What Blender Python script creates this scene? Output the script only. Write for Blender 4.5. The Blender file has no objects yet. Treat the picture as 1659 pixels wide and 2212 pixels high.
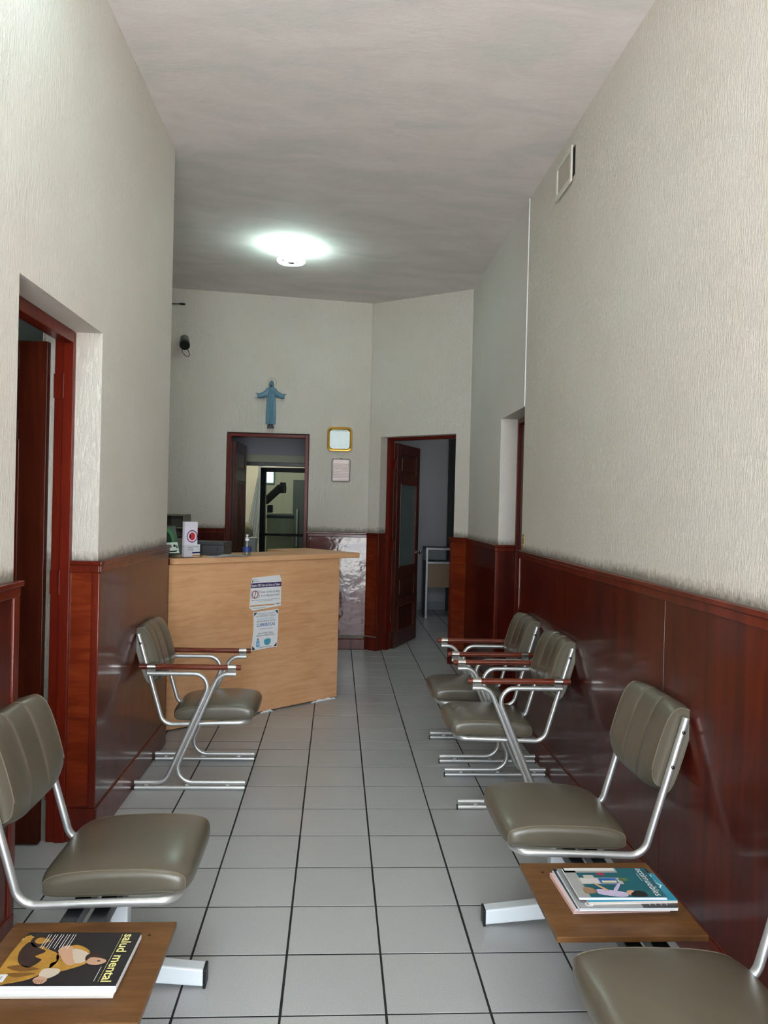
import bpy, bmesh, math, random
import numpy as np
from mathutils import Vector, Matrix

random.seed(7)
SC = bpy.context.scene
COL = SC.collection
PI = math.pi

# ------------------------------------------------------------------ camera, sky, exposure
F_PX, IMG_W = 1687.0, 1659.0
cam_data = bpy.data.cameras.new('camera')
cam_data.sensor_fit = 'HORIZONTAL'
cam_data.sensor_width = 36.0
cam_data.lens = 36.0 * F_PX / IMG_W
cam_data.clip_start = 0.02
cam_obj = bpy.data.objects.new('camera', cam_data)
COL.objects.link(cam_obj)
cam_obj.matrix_world = (Matrix.Translation((0, 0, 1.5868)) @ Matrix.Rotation(-0.0602, 4, 'Z')
                        @ Matrix.Rotation(PI / 2 - 0.0079, 4, 'X') @ Matrix.Rotation(0.0242, 4, 'Z'))
SC.camera = cam_obj

world = bpy.data.worlds.new('sky')
SC.world = world
world.use_nodes = True
wbg = world.node_tree.nodes['Background']
wbg.inputs[0].default_value = (0.83, 0.925, 1.0, 1)
wbg.inputs[1].default_value = 11.5

portal = bpy.data.lights.new('entrance_portal', 'AREA')
portal.shape = 'RECTANGLE'
portal.size, portal.size_y = 2.0, 3.3
portal.cycles.is_portal = True
po = bpy.data.objects.new('entrance_portal', portal)
COL.objects.link(po)
po.location = (0.15, -1.02, 1.68)
po.rotation_euler = (PI / 2, 0, 0)

sun = bpy.data.lights.new('sun', 'SUN')
sun.energy = 52.0
sun.color = (1.0, 0.975, 0.94)
sun.angle = 0.02
so_ = bpy.data.objects.new('sun', sun)
COL.objects.link(so_)
so_.location = (0, -6, 8)
so_.rotation_euler = (math.radians(15), math.radians(4), 0)

SC.view_settings.view_transform = 'Standard'
SC.view_settings.look = 'None'
SC.view_settings.gamma = 1.0
SC.view_settings.use_curve_mapping = False
SC.view_settings.exposure = 0.0
SC.cycles.transparent_max_bounces = 32


# ------------------------------------------------------------------ materials
def lin(r, g, b):
    def c(v):
        v /= 255.0
        return v / 12.92 if v <= 0.04045 else ((v + 0.055) / 1.055) ** 2.4
    return (c(r), c(g), c(b), 1.0)


MATS = {}


def new_mat(name):
    m = bpy.data.materials.new(name)
    m.use_nodes = True
    MATS[name] = m
    return m, m.node_tree.nodes, m.node_tree.links, m.node_tree.nodes['Principled BSDF']


def plain(name, col, rough=0.5, metal=0.0, coat=0.0, coat_rough=0.05, spec=0.5, noise=0.0, nscale=30.0,
          bump=0.0, bscale=200.0, emit=None, estr=0.0, alpha=None):
    m, N, L, P = new_mat(name)
    P.inputs['Base Color'].default_value = col
    P.inputs['Roughness'].default_value = rough
    P.inputs['Metallic'].default_value = metal
    P.inputs['Coat Weight'].default_value = coat
    P.inputs['Coat Roughness'].default_value = coat_rough
    P.inputs['Specular IOR Level'].default_value = spec
    if emit:
        P.inputs['Emission Color'].default_value = emit
        P.inputs['Emission Strength'].default_value = estr
    if noise or bump:
        tc = N.new('ShaderNodeTexCoord')
    if noise:
        nt = N.new('ShaderNodeTexNoise')
        nt.inputs['Scale'].default_value = nscale
        nt.inputs['Detail'].default_value = 4
        L.new(tc.outputs['Object'], nt.inputs['Vector'])
        mx = N.new('ShaderNodeMix')
        mx.data_type = 'RGBA'
        mx.inputs[6].default_value = tuple(c * (1 - noise) for c in col[:3]) + (1,)
        mx.inputs[7].default_value = tuple(min(1, c * (1 + noise)) for c in col[:3]) + (1,)
        L.new(nt.outputs['Fac'], mx.inputs[0])
        L.new(mx.outputs[2], P.inputs['Base Color'])
    if bump:
        nb = N.new('ShaderNodeTexNoise')
        nb.inputs['Scale'].default_value = bscale
        nb.inputs['Detail'].default_value = 3
        L.new(tc.outputs['Object'], nb.inputs['Vector'])
        bp = N.new('ShaderNodeBump')
        bp.inputs['Strength'].default_value = bump
        bp.inputs['Distance'].default_value = 0.002
        L.new(nb.outputs['Fac'], bp.inputs['Height'])
        L.new(bp.outputs['Normal'], P.inputs['Normal'])
    return m


def mapped(N, L, scale, rot=(0, 0, 0), coord='Object'):
    tc = N.new('ShaderNodeTexCoord')
    mp = N.new('ShaderNodeMapping')
    mp.inputs['Scale'].default_value = scale
    mp.inputs['Rotation'].default_value = rot
    L.new(tc.outputs[coord], mp.inputs['Vector'])
    return mp


def noise(N, L, vec, scale, detail=4, rough=0.5, dist=0.0):
    n = N.new('ShaderNodeTexNoise')
    n.inputs['Scale'].default_value = scale
    n.inputs['Detail'].default_value = detail
    n.inputs['Roughness'].default_value = rough
    n.inputs['Distortion'].default_value = dist
    L.new(vec, n.inputs['Vector'])
    return n


def ramp(N, L, src, stops):
    r = N.new('ShaderNodeValToRGB')
    while len(r.color_ramp.elements) < len(stops):
        r.color_ramp.elements.new(0.5)
    for e, (p, c) in zip(r.color_ramp.elements, stops):
        e.position = p
        e.color = c
    L.new(src, r.inputs['Fac'])
    return r


def math_node(N, L, op, a, b=None, clamp=False):
    n = N.new('ShaderNodeMath')
    n.operation = op
    n.use_clamp = clamp
    for i, v in enumerate((a, b)):
        if v is None:
            continue
        if isinstance(v, (int, float)):
            n.inputs[i].default_value = v
        else:
            L.new(v, n.inputs[i])
    return n.outputs[0]


def mixc(N, L, fac, a, b):
    mx = N.new('ShaderNodeMix')
    mx.data_type = 'RGBA'
    if isinstance(fac, (int, float)):
        mx.inputs[0].default_value = fac
    else:
        L.new(fac, mx.inputs[0])
    for i, v in ((6, a), (7, b)):
        if isinstance(v, tuple):
            mx.inputs[i].default_value = v
        else:
            L.new(v, mx.inputs[i])
    return mx.outputs[2]


def plaster(name, col, col2, relief=1.0, grime=True, top=1.30):
    """Combed plaster: vertical ridges, blotches of colour, a dirty edge above the wood panelling."""
    m, N, L, P = new_mat(name)
    P.inputs['Roughness'].default_value = 0.75
    P.inputs['Specular IOR Level'].default_value = 0.25
    big = noise(N, L, mapped(N, L, (1, 1, 1)).outputs[0], 1.7, 3, 0.6)
    r = ramp(N, L, big.outputs['Fac'], [(0.35, col), (0.65, col2)])
    colour = r.outputs['Color']
    ridge = noise(N, L, mapped(N, L, (108, 108, 23)).outputs[0], 1.0, 5, 0.68, 0.15)
    fine = noise(N, L, mapped(N, L, (230, 230, 130)).outputs[0], 1.0, 3, 0.6)
    rr = ramp(N, L, ridge.outputs['Fac'], [(0.43, (0, 0, 0, 1)), (0.60, (1, 1, 1, 1))])
    h = math_node(N, L, 'ADD', rr.outputs['Color'], math_node(N, L, 'MULTIPLY', fine.outputs['Fac'], 0.75))
    bp = N.new('ShaderNodeBump')
    bp.inputs['Strength'].default_value = 0.8 * relief
    bp.inputs['Distance'].default_value = 0.0035
    L.new(h, bp.inputs['Height'])
    L.new(bp.outputs['Normal'], P.inputs['Normal'])
    if grime:
        tc = N.new('ShaderNodeTexCoord')
        sp = N.new('ShaderNodeSeparateXYZ')
        L.new(tc.outputs['Object'], sp.inputs[0])
        g = noise(N, L, mapped(N, L, (36, 36, 30)).outputs[0], 1.0, 4, 0.6)
        g2 = noise(N, L, mapped(N, L, (2.2, 2.2, 0.2)).outputs[0], 1.0, 2, 0.5)
        hh = math_node(N, L, 'MULTIPLY', math_node(N, L, 'SUBTRACT', sp.outputs['Z'], top), 16.0)
        lim = math_node(N, L, 'ADD', math_node(N, L, 'MULTIPLY', g.outputs['Fac'], 1.3),
                        math_node(N, L, 'MULTIPLY', g2.outputs['Fac'], 0.9))
        d = math_node(N, L, 'SUBTRACT', lim, hh)
        d = math_node(N, L, 'MULTIPLY', math_node(N, L, 'SUBTRACT', d, 0.30), 1.3, True)
        d = math_node(N, L, 'MULTIPLY', d, 0.74)
        colour = mixc(N, L, d, colour, lin(104, 96, 80))
    L.new(colour, P.inputs['Base Color'])
    return m


def wood(name, dark, mid, light, rough=0.3, coat=0.45, coat_rough=0.06, grain=(14, 14, 1.2), wave=0.10, rot=(0, 0, 0),
         blotch=1.4, wscale=1.6):
    m, N, L, P = new_mat(name)
    P.inputs['Roughness'].default_value = rough
    P.inputs['Coat Weight'].default_value = coat
    P.inputs['Coat Roughness'].default_value = coat_rough
    P.inputs['Specular IOR Level'].default_value = 0.12
    g = noise(N, L, mapped(N, L, grain, rot).outputs[0], 1.0, 5, 0.62, 0.8)
    b = noise(N, L, mapped(N, L, (1, 1, 1)).outputs[0], blotch, 3, 0.55)
    f = math_node(N, L, 'ADD', math_node(N, L, 'MULTIPLY', g.outputs['Fac'], 0.55),
                  math_node(N, L, 'MULTIPLY', b.outputs['Fac'], 0.45))
    r = ramp(N, L, f, [(0.33, dark), (0.50, mid), (0.68, light)])
    L.new(r.outputs['Color'], P.inputs['Base Color'])
    if wave:
        w = noise(N, L, mapped(N, L, (1, 1, 1)).outputs[0], wscale, 3, 0.55)
        w2 = noise(N, L, mapped(N, L, (40, 40, 6), rot).outputs[0], 1.0, 3, 0.5)
        h = math_node(N, L, 'ADD', w.outputs['Fac'], math_node(N, L, 'MULTIPLY', w2.outputs['Fac'], 0.012))
        bp = N.new('ShaderNodeBump')
        bp.inputs['Strength'].default_value = wave
        bp.inputs['Distance'].default_value = 0.012
        L.new(h, bp.inputs['Height'])
        L.new(bp.outputs['Normal'], P.inputs['Coat Normal'])
    return m


def glass_mat(name, tint=(0.9, 0.95, 0.93, 1), gloss=1.0, rough=0.0):
    m, N, L, P = new_mat(name)
    N.remove(P)
    out = N['Material Output']
    tr = N.new('ShaderNodeBsdfTransparent')
    tr.inputs[0].default_value = tint
    gl = N.new('ShaderNodeBsdfGlossy')
    gl.inputs['Roughness'].default_value = rough
    fr = N.new('ShaderNodeFresnel')
    fr.inputs['IOR'].default_value = 1.45
    mx = N.new('ShaderNodeMixShader')
    geo = N.new('ShaderNodeNewGeometry')
    front = math_node(N, L, 'SUBTRACT', 1.0, geo.outputs['Backfacing'])
    L.new(math_node(N, L, 'MULTIPLY', math_node(N, L, 'MULTIPLY', fr.outputs[0], gloss), front), mx.inputs[0])
    L.new(tr.outputs[0], mx.inputs[1])
    L.new(gl.outputs[0], mx.inputs[2])
    L.new(mx.outputs[0], out.inputs[0])
    return m


PLASTER = plaster('plaster', lin(221, 212, 200), lin(225, 217, 207))
PLASTER_PLAIN = plaster('plaster_plain', lin(216, 210, 202), lin(219, 214, 206), relief=0.5, top=1.29)
PLASTER_SIDE = plain('side_room_paint', lin(188, 198, 194), 0.7, noise=0.05, nscale=3)
PLASTER_GREY = plain('grey_room_paint', lin(176, 176, 178), 0.7, noise=0.04, nscale=3)
PLASTER_BLUE = plain('grey_blue_paint', lin(170, 170, 184), 0.7, noise=0.04, nscale=3)
PLASTER_CREAM = plain('cream_paint', lin(228, 224, 204), 0.7, noise=0.04, nscale=3)


def ceiling_mat():
    m, N, L, P = new_mat('ceiling_plaster')
    P.inputs['Roughness'].default_value = 0.8
    P.inputs['Specular IOR Level'].default_value = 0.2
    a = noise(N, L, mapped(N, L, (1.1, 2.4, 1)).outputs[0], 1.6, 5, 0.6, 0.5)
    r = ramp(N, L, a.outputs['Fac'], [(0.36, lin(214, 210, 206)), (0.5, lin(224, 215, 212)), (0.64, lin(230, 222, 219))])
    L.new(r.outputs['Color'], P.inputs['Base Color'])
    b = noise(N, L, mapped(N, L, (14, 34, 1)).outputs[0], 1.0, 5, 0.65, 0.6)
    bp = N.new('ShaderNodeBump')
    bp.inputs['Strength'].default_value = 0.5
    bp.inputs['Distance'].default_value = 0.004
    L.new(b.outputs['Fac'], bp.inputs['Height'])
    L.new(bp.outputs['Normal'], P.inputs['Normal'])
    return m


CEIL = ceiling_mat()
MAHOG = wood('mahogany_panel', lin(48, 11, 6), lin(72, 18, 9), lin(98, 30, 14), coat_rough=0.12)
MAHOG_TRIM = wood('mahogany_trim', lin(62, 17, 9), lin(92, 28, 15), lin(118, 42, 22), coat_rough=0.12, wave=0.1, wscale=4)
MAHOG_SHEEN = wood('mahogany_sheen', lin(70, 24, 16), lin(96, 34, 22), lin(118, 48, 32), coat=1.0, coat_rough=0.10, grain=(5, 5, 26), wave=0.5, wscale=5)  # paler streaks in the colour and rippled coat mimic the entrance's reflection
MAHOG_LIT = wood('mahogany_lit', lin(76, 22, 9), lin(104, 34, 14), lin(132, 54, 24), coat_rough=0.08, grain=(3, 3, 22))  # lighter, oranger copy of the panel wood, its lit look put into the colour
FRAME_RED = wood('door_frame_wood', lin(78, 18, 9), lin(98, 25, 12), lin(112, 34, 17), coat=0.2, coat_rough=0.3, wave=0)
DOOR_DARK = wood('door_leaf_wood', lin(48, 16, 8), lin(72, 26, 13), lin(98, 42, 20), coat=0.25, coat_rough=0.22, wave=0,
                 grain=(16, 16, 1.0))
BEECH = wood('beech_laminate', lin(196, 143, 98), lin(212, 162, 119), lin(221, 175, 134), rough=0.42, coat=0.15,
             coat_rough=0.3, grain=(3.5, 3.5, 34), wave=0, blotch=2.2)
TABLE_WOOD = wood('table_laminate', lin(84, 54, 28), lin(104, 70, 38), lin(124, 88, 52), rough=0.35, coat=0.25,
                  coat_rough=0.25, grain=(5, 26, 5), wave=0, blotch=3)
ARM_WOOD = wood('armrest_wood', lin(70, 24, 14), lin(104, 42, 24), lin(128, 58, 36), rough=0.25, coat=0.8, coat_rough=0.1,
                grain=(6, 60, 60), wave=0)
VINYL = plain('olive_vinyl', lin(90, 83, 69), 0.36, coat=0.45, coat_rough=0.24, noise=0.05, nscale=9, bump=0.10, bscale=420, spec=0.5)
PIPING = plain('pale_piping', lin(190, 180, 156), 0.45)
SEAM = plain('olive_piping', lin(112, 104, 87), 0.4)
SILVER = plain('silver_paint', lin(206, 206, 204), 0.36, metal=0.75, noise=0.06, nscale=40)
WHITE_METAL = plain('white_painted_steel', lin(224, 230, 234), 0.25, coat=0.3)
CHROME = plain('chrome', lin(215, 212, 208), 0.16, metal=1.0)
BLACK = plain('black_plastic', lin(18, 18, 19), 0.4)
BLACK_ALU = plain('black_aluminium', lin(16, 15, 15), 0.35, coat=0.3)
RAIL_BLACK = plain('black_beam_paint', lin(32, 33, 36), 0.3)
DARK_GREY = plain('dark_grey_case', lin(52, 55, 60), 0.45)
GOLD = plain('gold_frame', lin(226, 176, 84), 0.2, metal=0.9)
BRASS = plain('brass', lin(196, 168, 96), 0.3, metal=0.8)
WHITE = plain('white_paper', lin(236, 237, 238), 0.55)
PAPER_EDGE = plain('page_edges', lin(222, 214, 205), 0.7, noise=0.12, nscale=240)
CREAM_PLASTIC = plain('cream_plastic', lin(214, 206, 172), 0.45)
GROUT = plain('dark_grout', lin(30, 27, 26), 0.85, noise=0.3, nscale=25)
PAVING = plain('pavement_concrete', lin(196, 196, 192), 0.8, noise=0.1, nscale=3)
BLUE_STATUE = plain('blue_patina', lin(84, 122, 142), 0.42, noise=0.35, nscale=16)
STATUE_DARK = plain('dark_patina', lin(38, 52, 62), 0.5)
ALU = plain('bare_aluminium', lin(190, 190, 188), 0.3, metal=0.8)
GREY_SHELF = plain('grey_beige_cabinet', lin(128, 124, 106), 0.5)
CLEAR = glass_mat('clear_glass', (0.93, 0.96, 0.95, 1))
DOOR_GLASS = glass_mat('door_glass', (0.70, 0.76, 0.74, 1))
FROST = plain('frosted_glass', lin(98, 112, 108), 0.25, spec=0.5)
ACRYLIC = glass_mat('acrylic', (0.94, 0.95, 0.95, 1))
CURTAIN = plain('white_cloth', lin(232, 238, 236), 0.8)
PLASTIC_WRAP = plain('plastic_wrap', lin(150, 146, 126), 0.2, bump=0.9, bscale=18, noise=0.25, nscale=14)


def tile_mat():
    m, N, L, P = new_mat('grey_floor_tile')
    P.inputs['Roughness'].default_value = 0.32
    oi = N.new('ShaderNodeObjectInfo')
    s = noise(N, L, mapped(N, L, (1, 1, 1), coord='Object').outputs[0], 330, 3, 0.6)
    c = ramp(N, L, s.outputs['Fac'], [(0.35, lin(158, 159, 160)), (0.5, lin(176, 177, 177)), (0.68, lin(190, 191, 191))])
    v = math_node(N, L, 'ADD', math_node(N, L, 'MULTIPLY', oi.outputs['Random'], 0.10), 0.95)
    hs = N.new('ShaderNodeHueSaturation')
    L.new(v, hs.inputs['Value'])
    L.new(c.outputs['Color'], hs.inputs['Color'])
    L.new(hs.outputs['Color'], P.inputs['Base Color'])
    b = noise(N, L, mapped(N, L, (1, 1, 1)).outputs[0], 90, 2, 0.5)
    bp = N.new('ShaderNodeBump')
    bp.inputs['Strength'].default_value = 0.12
    bp.inputs['Distance'].default_value = 0.001
    L.new(b.outputs['Fac'], bp.inputs['Height'])
    L.new(bp.outputs['Normal'], P.inputs['Normal'])
    return m


TILE = tile_mat()


def flat_col(name, r, g, b, rough=0.5):
    if name not in MATS:
        plain(name, lin(r, g, b), rough)
    return MATS[name]


# ------------------------------------------------------------------ mesh builder
class B:
    def __init__(self):
        self.bm = bmesh.new()
        self.mi = 0

    def mat(self, i):
        self.mi = i
        return self

    def _f(self, vs):
        try:
            f = self.bm.faces.new(vs)
            f.material_index = self.mi
            return f
        except ValueError:
            return None

    def hexa(self, p):
        v = [self.bm.verts.new(q) for q in p]
        for i in ((0, 3, 2, 1), (4, 5, 6, 7), (0, 1, 5, 4), (1, 2, 6, 5), (2, 3, 7, 6), (3, 0, 4, 7)):
            self._f([v[k] for k in i])
        return self

    def box(self, x0, x1, y0, y1, z0, z1):
        x0, x1 = min(x0, x1), max(x0, x1)
        y0, y1 = min(y0, y1), max(y0, y1)
        z0, z1 = min(z0, z1), max(z0, z1)
        return self.hexa([(x0, y0, z0), (x1, y0, z0), (x1, y1, z0), (x0, y1, z0),
                          (x0, y0, z1), (x1, y0, z1), (x1, y1, z1), (x0, y1, z1)])

    def wallbox(self, p, q, s0, s1, d0, d1, z0, z1):
        """Box along the plan line p>q: s along it, d to its left (depth), z up."""
        p, q = Vector(p), Vector(q)
        u = (q - p).normalized()
        n = Vector((-u.y, u.x))
        pts = []
        for z in (z0, z1):
            for s, d in ((s0, d0), (s1, d0), (s1, d1), (s0, d1)):
                w = p + u * s + n * d
                pts.append((w.x, w.y, z))
        return self.hexa(pts)

    def prism(self, poly, z0, z1):
        lo = [self.bm.verts.new((x, y, z0)) for x, y in poly]
        hi = [self.bm.verts.new((x, y, z1)) for x, y in poly]
        self._f(lo[::-1])
        self._f(hi)
        n = len(poly)
        for i in range(n):
            self._f([lo[i], lo[(i + 1) % n], hi[(i + 1) % n], hi[i]])
        return self

    def loft(self, rings, closed=True, caps=True):
        vr = [[self.bm.verts.new(p) for p in r] for r in rings]
        n = len(vr[0])
        for a, b in zip(vr, vr[1:]):
            for i in range(n if closed else n - 1):
                self._f([a[i], a[(i + 1) % n], b[(i + 1) % n], b[i]])
        if caps:
            self._f(vr[0][::-1])
            self._f(vr[-1])
        return self

    def tube(self, pts, r, seg=12, caps=True, closed=False):
        pts = [Vector(p) for p in pts]
        n = len(pts)
        tang = []
        for i in range(n):
            if closed:
                t = pts[(i + 1) % n] - pts[i - 1]
            else:
                t = pts[min(i + 1, n - 1)] - pts[max(i - 1, 0)]
            tang.append(t.normalized())
        ref = Vector((0, 0, 1)) if abs(tang[0].z) < 0.9 else Vector((1, 0, 0))
        a = (ref - tang[0] * ref.dot(tang[0])).normalized()
        rings = []
        for i in range(n):
            a = (a - tang[i] * a.dot(tang[i])).normalized()
            b = tang[i].cross(a)
            rr = r[i] if isinstance(r, (list, tuple)) else r
            rings.append([pts[i] + (a * math.cos(2 * PI * k / seg) + b * math.sin(2 * PI * k / seg)) * rr
                          for k in range(seg)])
        if closed:
            rings.append(rings[0])
            return self.loft(rings, True, False)
        return self.loft(rings, True, caps)

    def lathe(self, prof, o=(0, 0, 0), axis='z', seg=24, sx=1.0, sy=1.0):
        rings = []
        for r, h in prof:
            ring = []
            for k in range(seg):
                c, s = math.cos(2 * PI * k / seg) * r * sx, math.sin(2 * PI * k / seg) * r * sy
                p = {'z': (c, s, h), 'y': (s, h, c), 'x': (h, c, s)}[axis]
                ring.append((o[0] + p[0], o[1] + p[1], o[2] + p[2]))
            rings.append(ring)
        return self.loft(rings)

    def build(self, name, mats, parent=None, loc=None, rotz=0.0, smooth=None, bevel=None, bseg=2, kind=None):
        bmesh.ops.recalc_face_normals(self.bm, faces=self.bm.faces[:])
        me = bpy.data.meshes.new(name)
        self.bm.to_mesh(me)
        self.bm.free()
        for m in (mats if isinstance(mats, (list, tuple)) else [mats]):
            me.materials.append(m)
        if smooth is not None:
            me.polygons.foreach_set('use_smooth', [True] * len(me.polygons))
            me.set_sharp_from_angle(angle=math.radians(smooth))
        o = bpy.data.objects.new(name, me)
        COL.objects.link(o)
        if loc:
            o.location = loc
        if rotz:
            o.rotation_euler = (0, 0, rotz)
        if parent:
            o.parent = parent
        if bevel:
            md = o.modifiers.new('bevel', 'BEVEL')
            md.width = bevel
            md.segments = bseg
            md.limit_method = 'ANGLE'
            md.angle_limit = math.radians(40)
        if kind:
            o['kind'] = kind
        return o


def fillet(pts, rad, n=7):
    pts = [Vector(p) for p in pts]
    out = [pts[0]]
    for i in range(1, len(pts) - 1):
        p, a, b = pts[i], (pts[i - 1] - pts[i]).normalized(), (pts[i + 1] - pts[i]).normalized()
        r = rad[i - 1] if isinstance(rad, (list, tuple)) else rad
        ang = a.angle(b)
        t = r / math.tan(ang / 2)
        c = p + (a + b).normalized() * (r / math.sin(ang / 2))
        s, e = p + a * t - c, p + b * t - c
        tot = s.angle(e)
        for k in range(n + 1):
            f = k / n
            out.append(c + (s * math.sin((1 - f) * tot) + e * math.sin(f * tot)) / math.sin(tot))
    out.append(pts[-1])
    return out


def empty(name, loc=(0, 0, 0), rotz=0.0, parent=None):
    o = bpy.data.objects.new(name, None)
    o.empty_display_size = 0.05
    COL.objects.link(o)
    o.location = loc
    o.rotation_euler = (0, 0, rotz)
    if parent:
        o.parent = parent
    return o


def tag(o, label, cat, group=None):
    o['label'] = label
    o['category'] = cat
    if group:
        o['group'] = group
    return o


def struct(o, label=None):
    o['kind'] = 'structure'
    if label:
        o['label'] = label
    return o


_font_cache = {}


def text_mesh(body, bold=False):
    k = (body, bold)
    if k not in _font_cache:
        cu = bpy.data.curves.new('lettering', 'FONT')
        cu.body = body
        cu.size = 1.0
        cu.resolution_u = 3
        if bold:
            cu.offset = 0.018
        ob = bpy.data.objects.new('lettering_tmp', cu)
        COL.objects.link(ob)
        bpy.context.view_layer.update()
        me = bpy.data.meshes.new_from_object(ob)
        bpy.data.objects.remove(ob)
        _font_cache[k] = me
    return _font_cache[k]


class Sheet:
    """Flat print on a plane: o origin (lower left), u right, v up, n outward normal; layers lie a hair apart."""
    def __init__(self, o, u, v, step=0.0003):
        self.o, self.u, self.v = Vector(o), Vector(u).normalized(), Vector(v).normalized()
        self.n = self.u.cross(self.v)
        self.b = B()
        self.mats = []
        self.step = step
        self.lay = 1

    def p(self, x, y, k=None):
        return self.o + self.u * x + self.v * y + self.n * (self.step * (self.lay if k is None else k))

    def use(self, m):
        if m not in self.mats:
            self.mats.append(m)
        self.b.mi = self.mats.index(m)
        return self

    def poly(self, pts, m, lay=1):
        self.use(m)
        self.lay = lay
        self.b._f([self.b.bm.verts.new(self.p(x, y)) for x, y in pts])
        return self

    def blob(self, pts, m, lay=1, n=5):
        """Closed smooth outline through the given points."""
        k = len(pts)
        out = []
        for i in range(k):
            p0, p1, p2, p3 = (np.array(pts[(i + j - 1) % k], float) for j in range(4))
            for q in range(n):
                t = q / n
                out.append(tuple(0.5 * (2 * p1 + (p2 - p0) * t + (2 * p0 - 5 * p1 + 4 * p2 - p3) * t * t + (3 * p1 - p0 - 3 * p2 + p3) * t ** 3)))
        return self.poly(out, m, lay)

    def rect(self, x0, y0, x1, y1, m, lay=1):
        return self.poly([(x0, y0), (x1, y0), (x1, y1), (x0, y1)], m, lay)

    def disc(self, cx, cy, rx, ry, m, lay=1, seg=24):
        return self.poly([(cx + rx * math.cos(2 * PI * k / seg), cy + ry * math.sin(2 * PI * k / seg)) for k in range(seg)], m, lay)

    def ring(self, cx, cy, r0, r1, m, lay=1, seg=28, sy=1.0):
        self.use(m)
        self.lay = lay
        a = [self.b.bm.verts.new(self.p(cx + r0 * math.cos(2 * PI * k / seg), cy + sy * r0 * math.sin(2 * PI * k / seg))) for k in range(seg)]
        c = [self.b.bm.verts.new(self.p(cx + r1 * math.cos(2 * PI * k / seg), cy + sy * r1 * math.sin(2 * PI * k / seg))) for k in range(seg)]
        for k in range(seg):
            self.b._f([a[k], c[k], c[(k + 1) % seg], a[(k + 1) % seg]])
        return self

    def text(self, body, x, y, width, height, m, lay=2, align='l', bold=False):
        """height = letter size; width = None keeps the natural width, else the line is fitted to it."""
        me = text_mesh(body, bold)
        if not me.vertices:
            return self
        xs = [v.co.x for v in me.vertices]
        x0, x1 = min(xs), max(xs)
        sy = height / 0.73
        sx = sy if width is None else width / max(1e-6, x1 - x0)
        w = (x1 - x0) * sx
        ox = x if align == 'l' else (x - w / 2 if align == 'c' else x - w)
        self.use(m)
        self.lay = lay
        vs = [self.b.bm.verts.new(self.p(ox + (v.co.x - x0) * sx, y + v.co.y * sy)) for v in me.vertices]
        for f in me.polygons:
            self.b._f([vs[i] for i in f.vertices])
        return self

    def build(self, name, parent=None, inv=None):
        bm = self.b.bm
        for f in bm.faces:
            f.normal_update()
            if f.normal.dot(self.n) < 0:
                f.normal_flip()
        me = bpy.data.meshes.new(name)
        if inv is not None:
            bm.transform(inv)
        bm.to_mesh(me)
        bm.free()
        for m in self.mats:
            me.materials.append(m)
        o = bpy.data.objects.new(name, me)
        COL.objects.link(o)
        if parent:
            o.parent = parent
        if name == 'print':
            o['kind'] = 'stuff'
        return o


# ------------------------------------------------------------------ room shell
XL, XR = -1.100, 1.305          # plaster faces of the two long walls
YB = 8.60                       # back wall
YF = -1.0                       # street front
PD, QD = (0.33, 8.62), (1.312, 7.752)     # diagonal wall with its door
DIAG_U = (Vector(QD) - Vector(PD)).normalized()
DIAG_LEN = (Vector(QD) - Vector(PD)).length
DIAG_N = Vector((-DIAG_U.y, DIAG_U.x))    # into the wall, away from the room


def zc(x):
    return 3.862 - (x + 1.1) * 0.0375


# floor: dark grout slab, every tile a piece on it
fb = B()
fb.box(-4.2, 3.2, YF - 0.2, 14.2, -0.12, -0.0014)
floor = struct(fb.build('floor', GROUT))
TW, GAP = 0.33, 0.0078
rows = [2.418 + TW * k for k in range(-11, 9)]
rows += [5.058 + 0.158]
while rows[-1] < 14.0:
    rows.append(rows[-1] + TW)
cols = [0.1907 + TW * j for j in range(-13, 10)]
tile_cache = {}


def tile_verts(w, d, e=0.0007, zt=0.0, zb=-0.009):
    a, b = w / 2, d / 2
    return [(-a, -b, zb), (a, -b, zb), (a, b, zb), (-a, b, zb),
            (-a, -b, zt - e), (a, -b, zt - e), (a, b, zt - e), (-a, b, zt - e),
            (-a + e, -b + e, zt), (a - e, -b + e, zt), (a - e, b - e, zt), (-a + e, b - e, zt)]


TILE_F = [(4, 5, 9, 8), (5, 6, 10, 9), (6, 7, 11, 10), (7, 4, 8, 11), (8, 9, 10, 11), (0, 1, 5, 4), (1, 2, 6, 5), (2, 3, 7, 6), (3, 0, 4, 7)]


def tile_mesh(w, d):
    k = (round(w, 3), round(d, 3))
    if k not in tile_cache:
        me = bpy.data.meshes.new('tile')
        me.from_pydata(tile_verts(*k), [], TILE_F)
        me.materials.append(TILE)
        me.update()
        tile_cache[k] = me
    return tile_cache[k]


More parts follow.
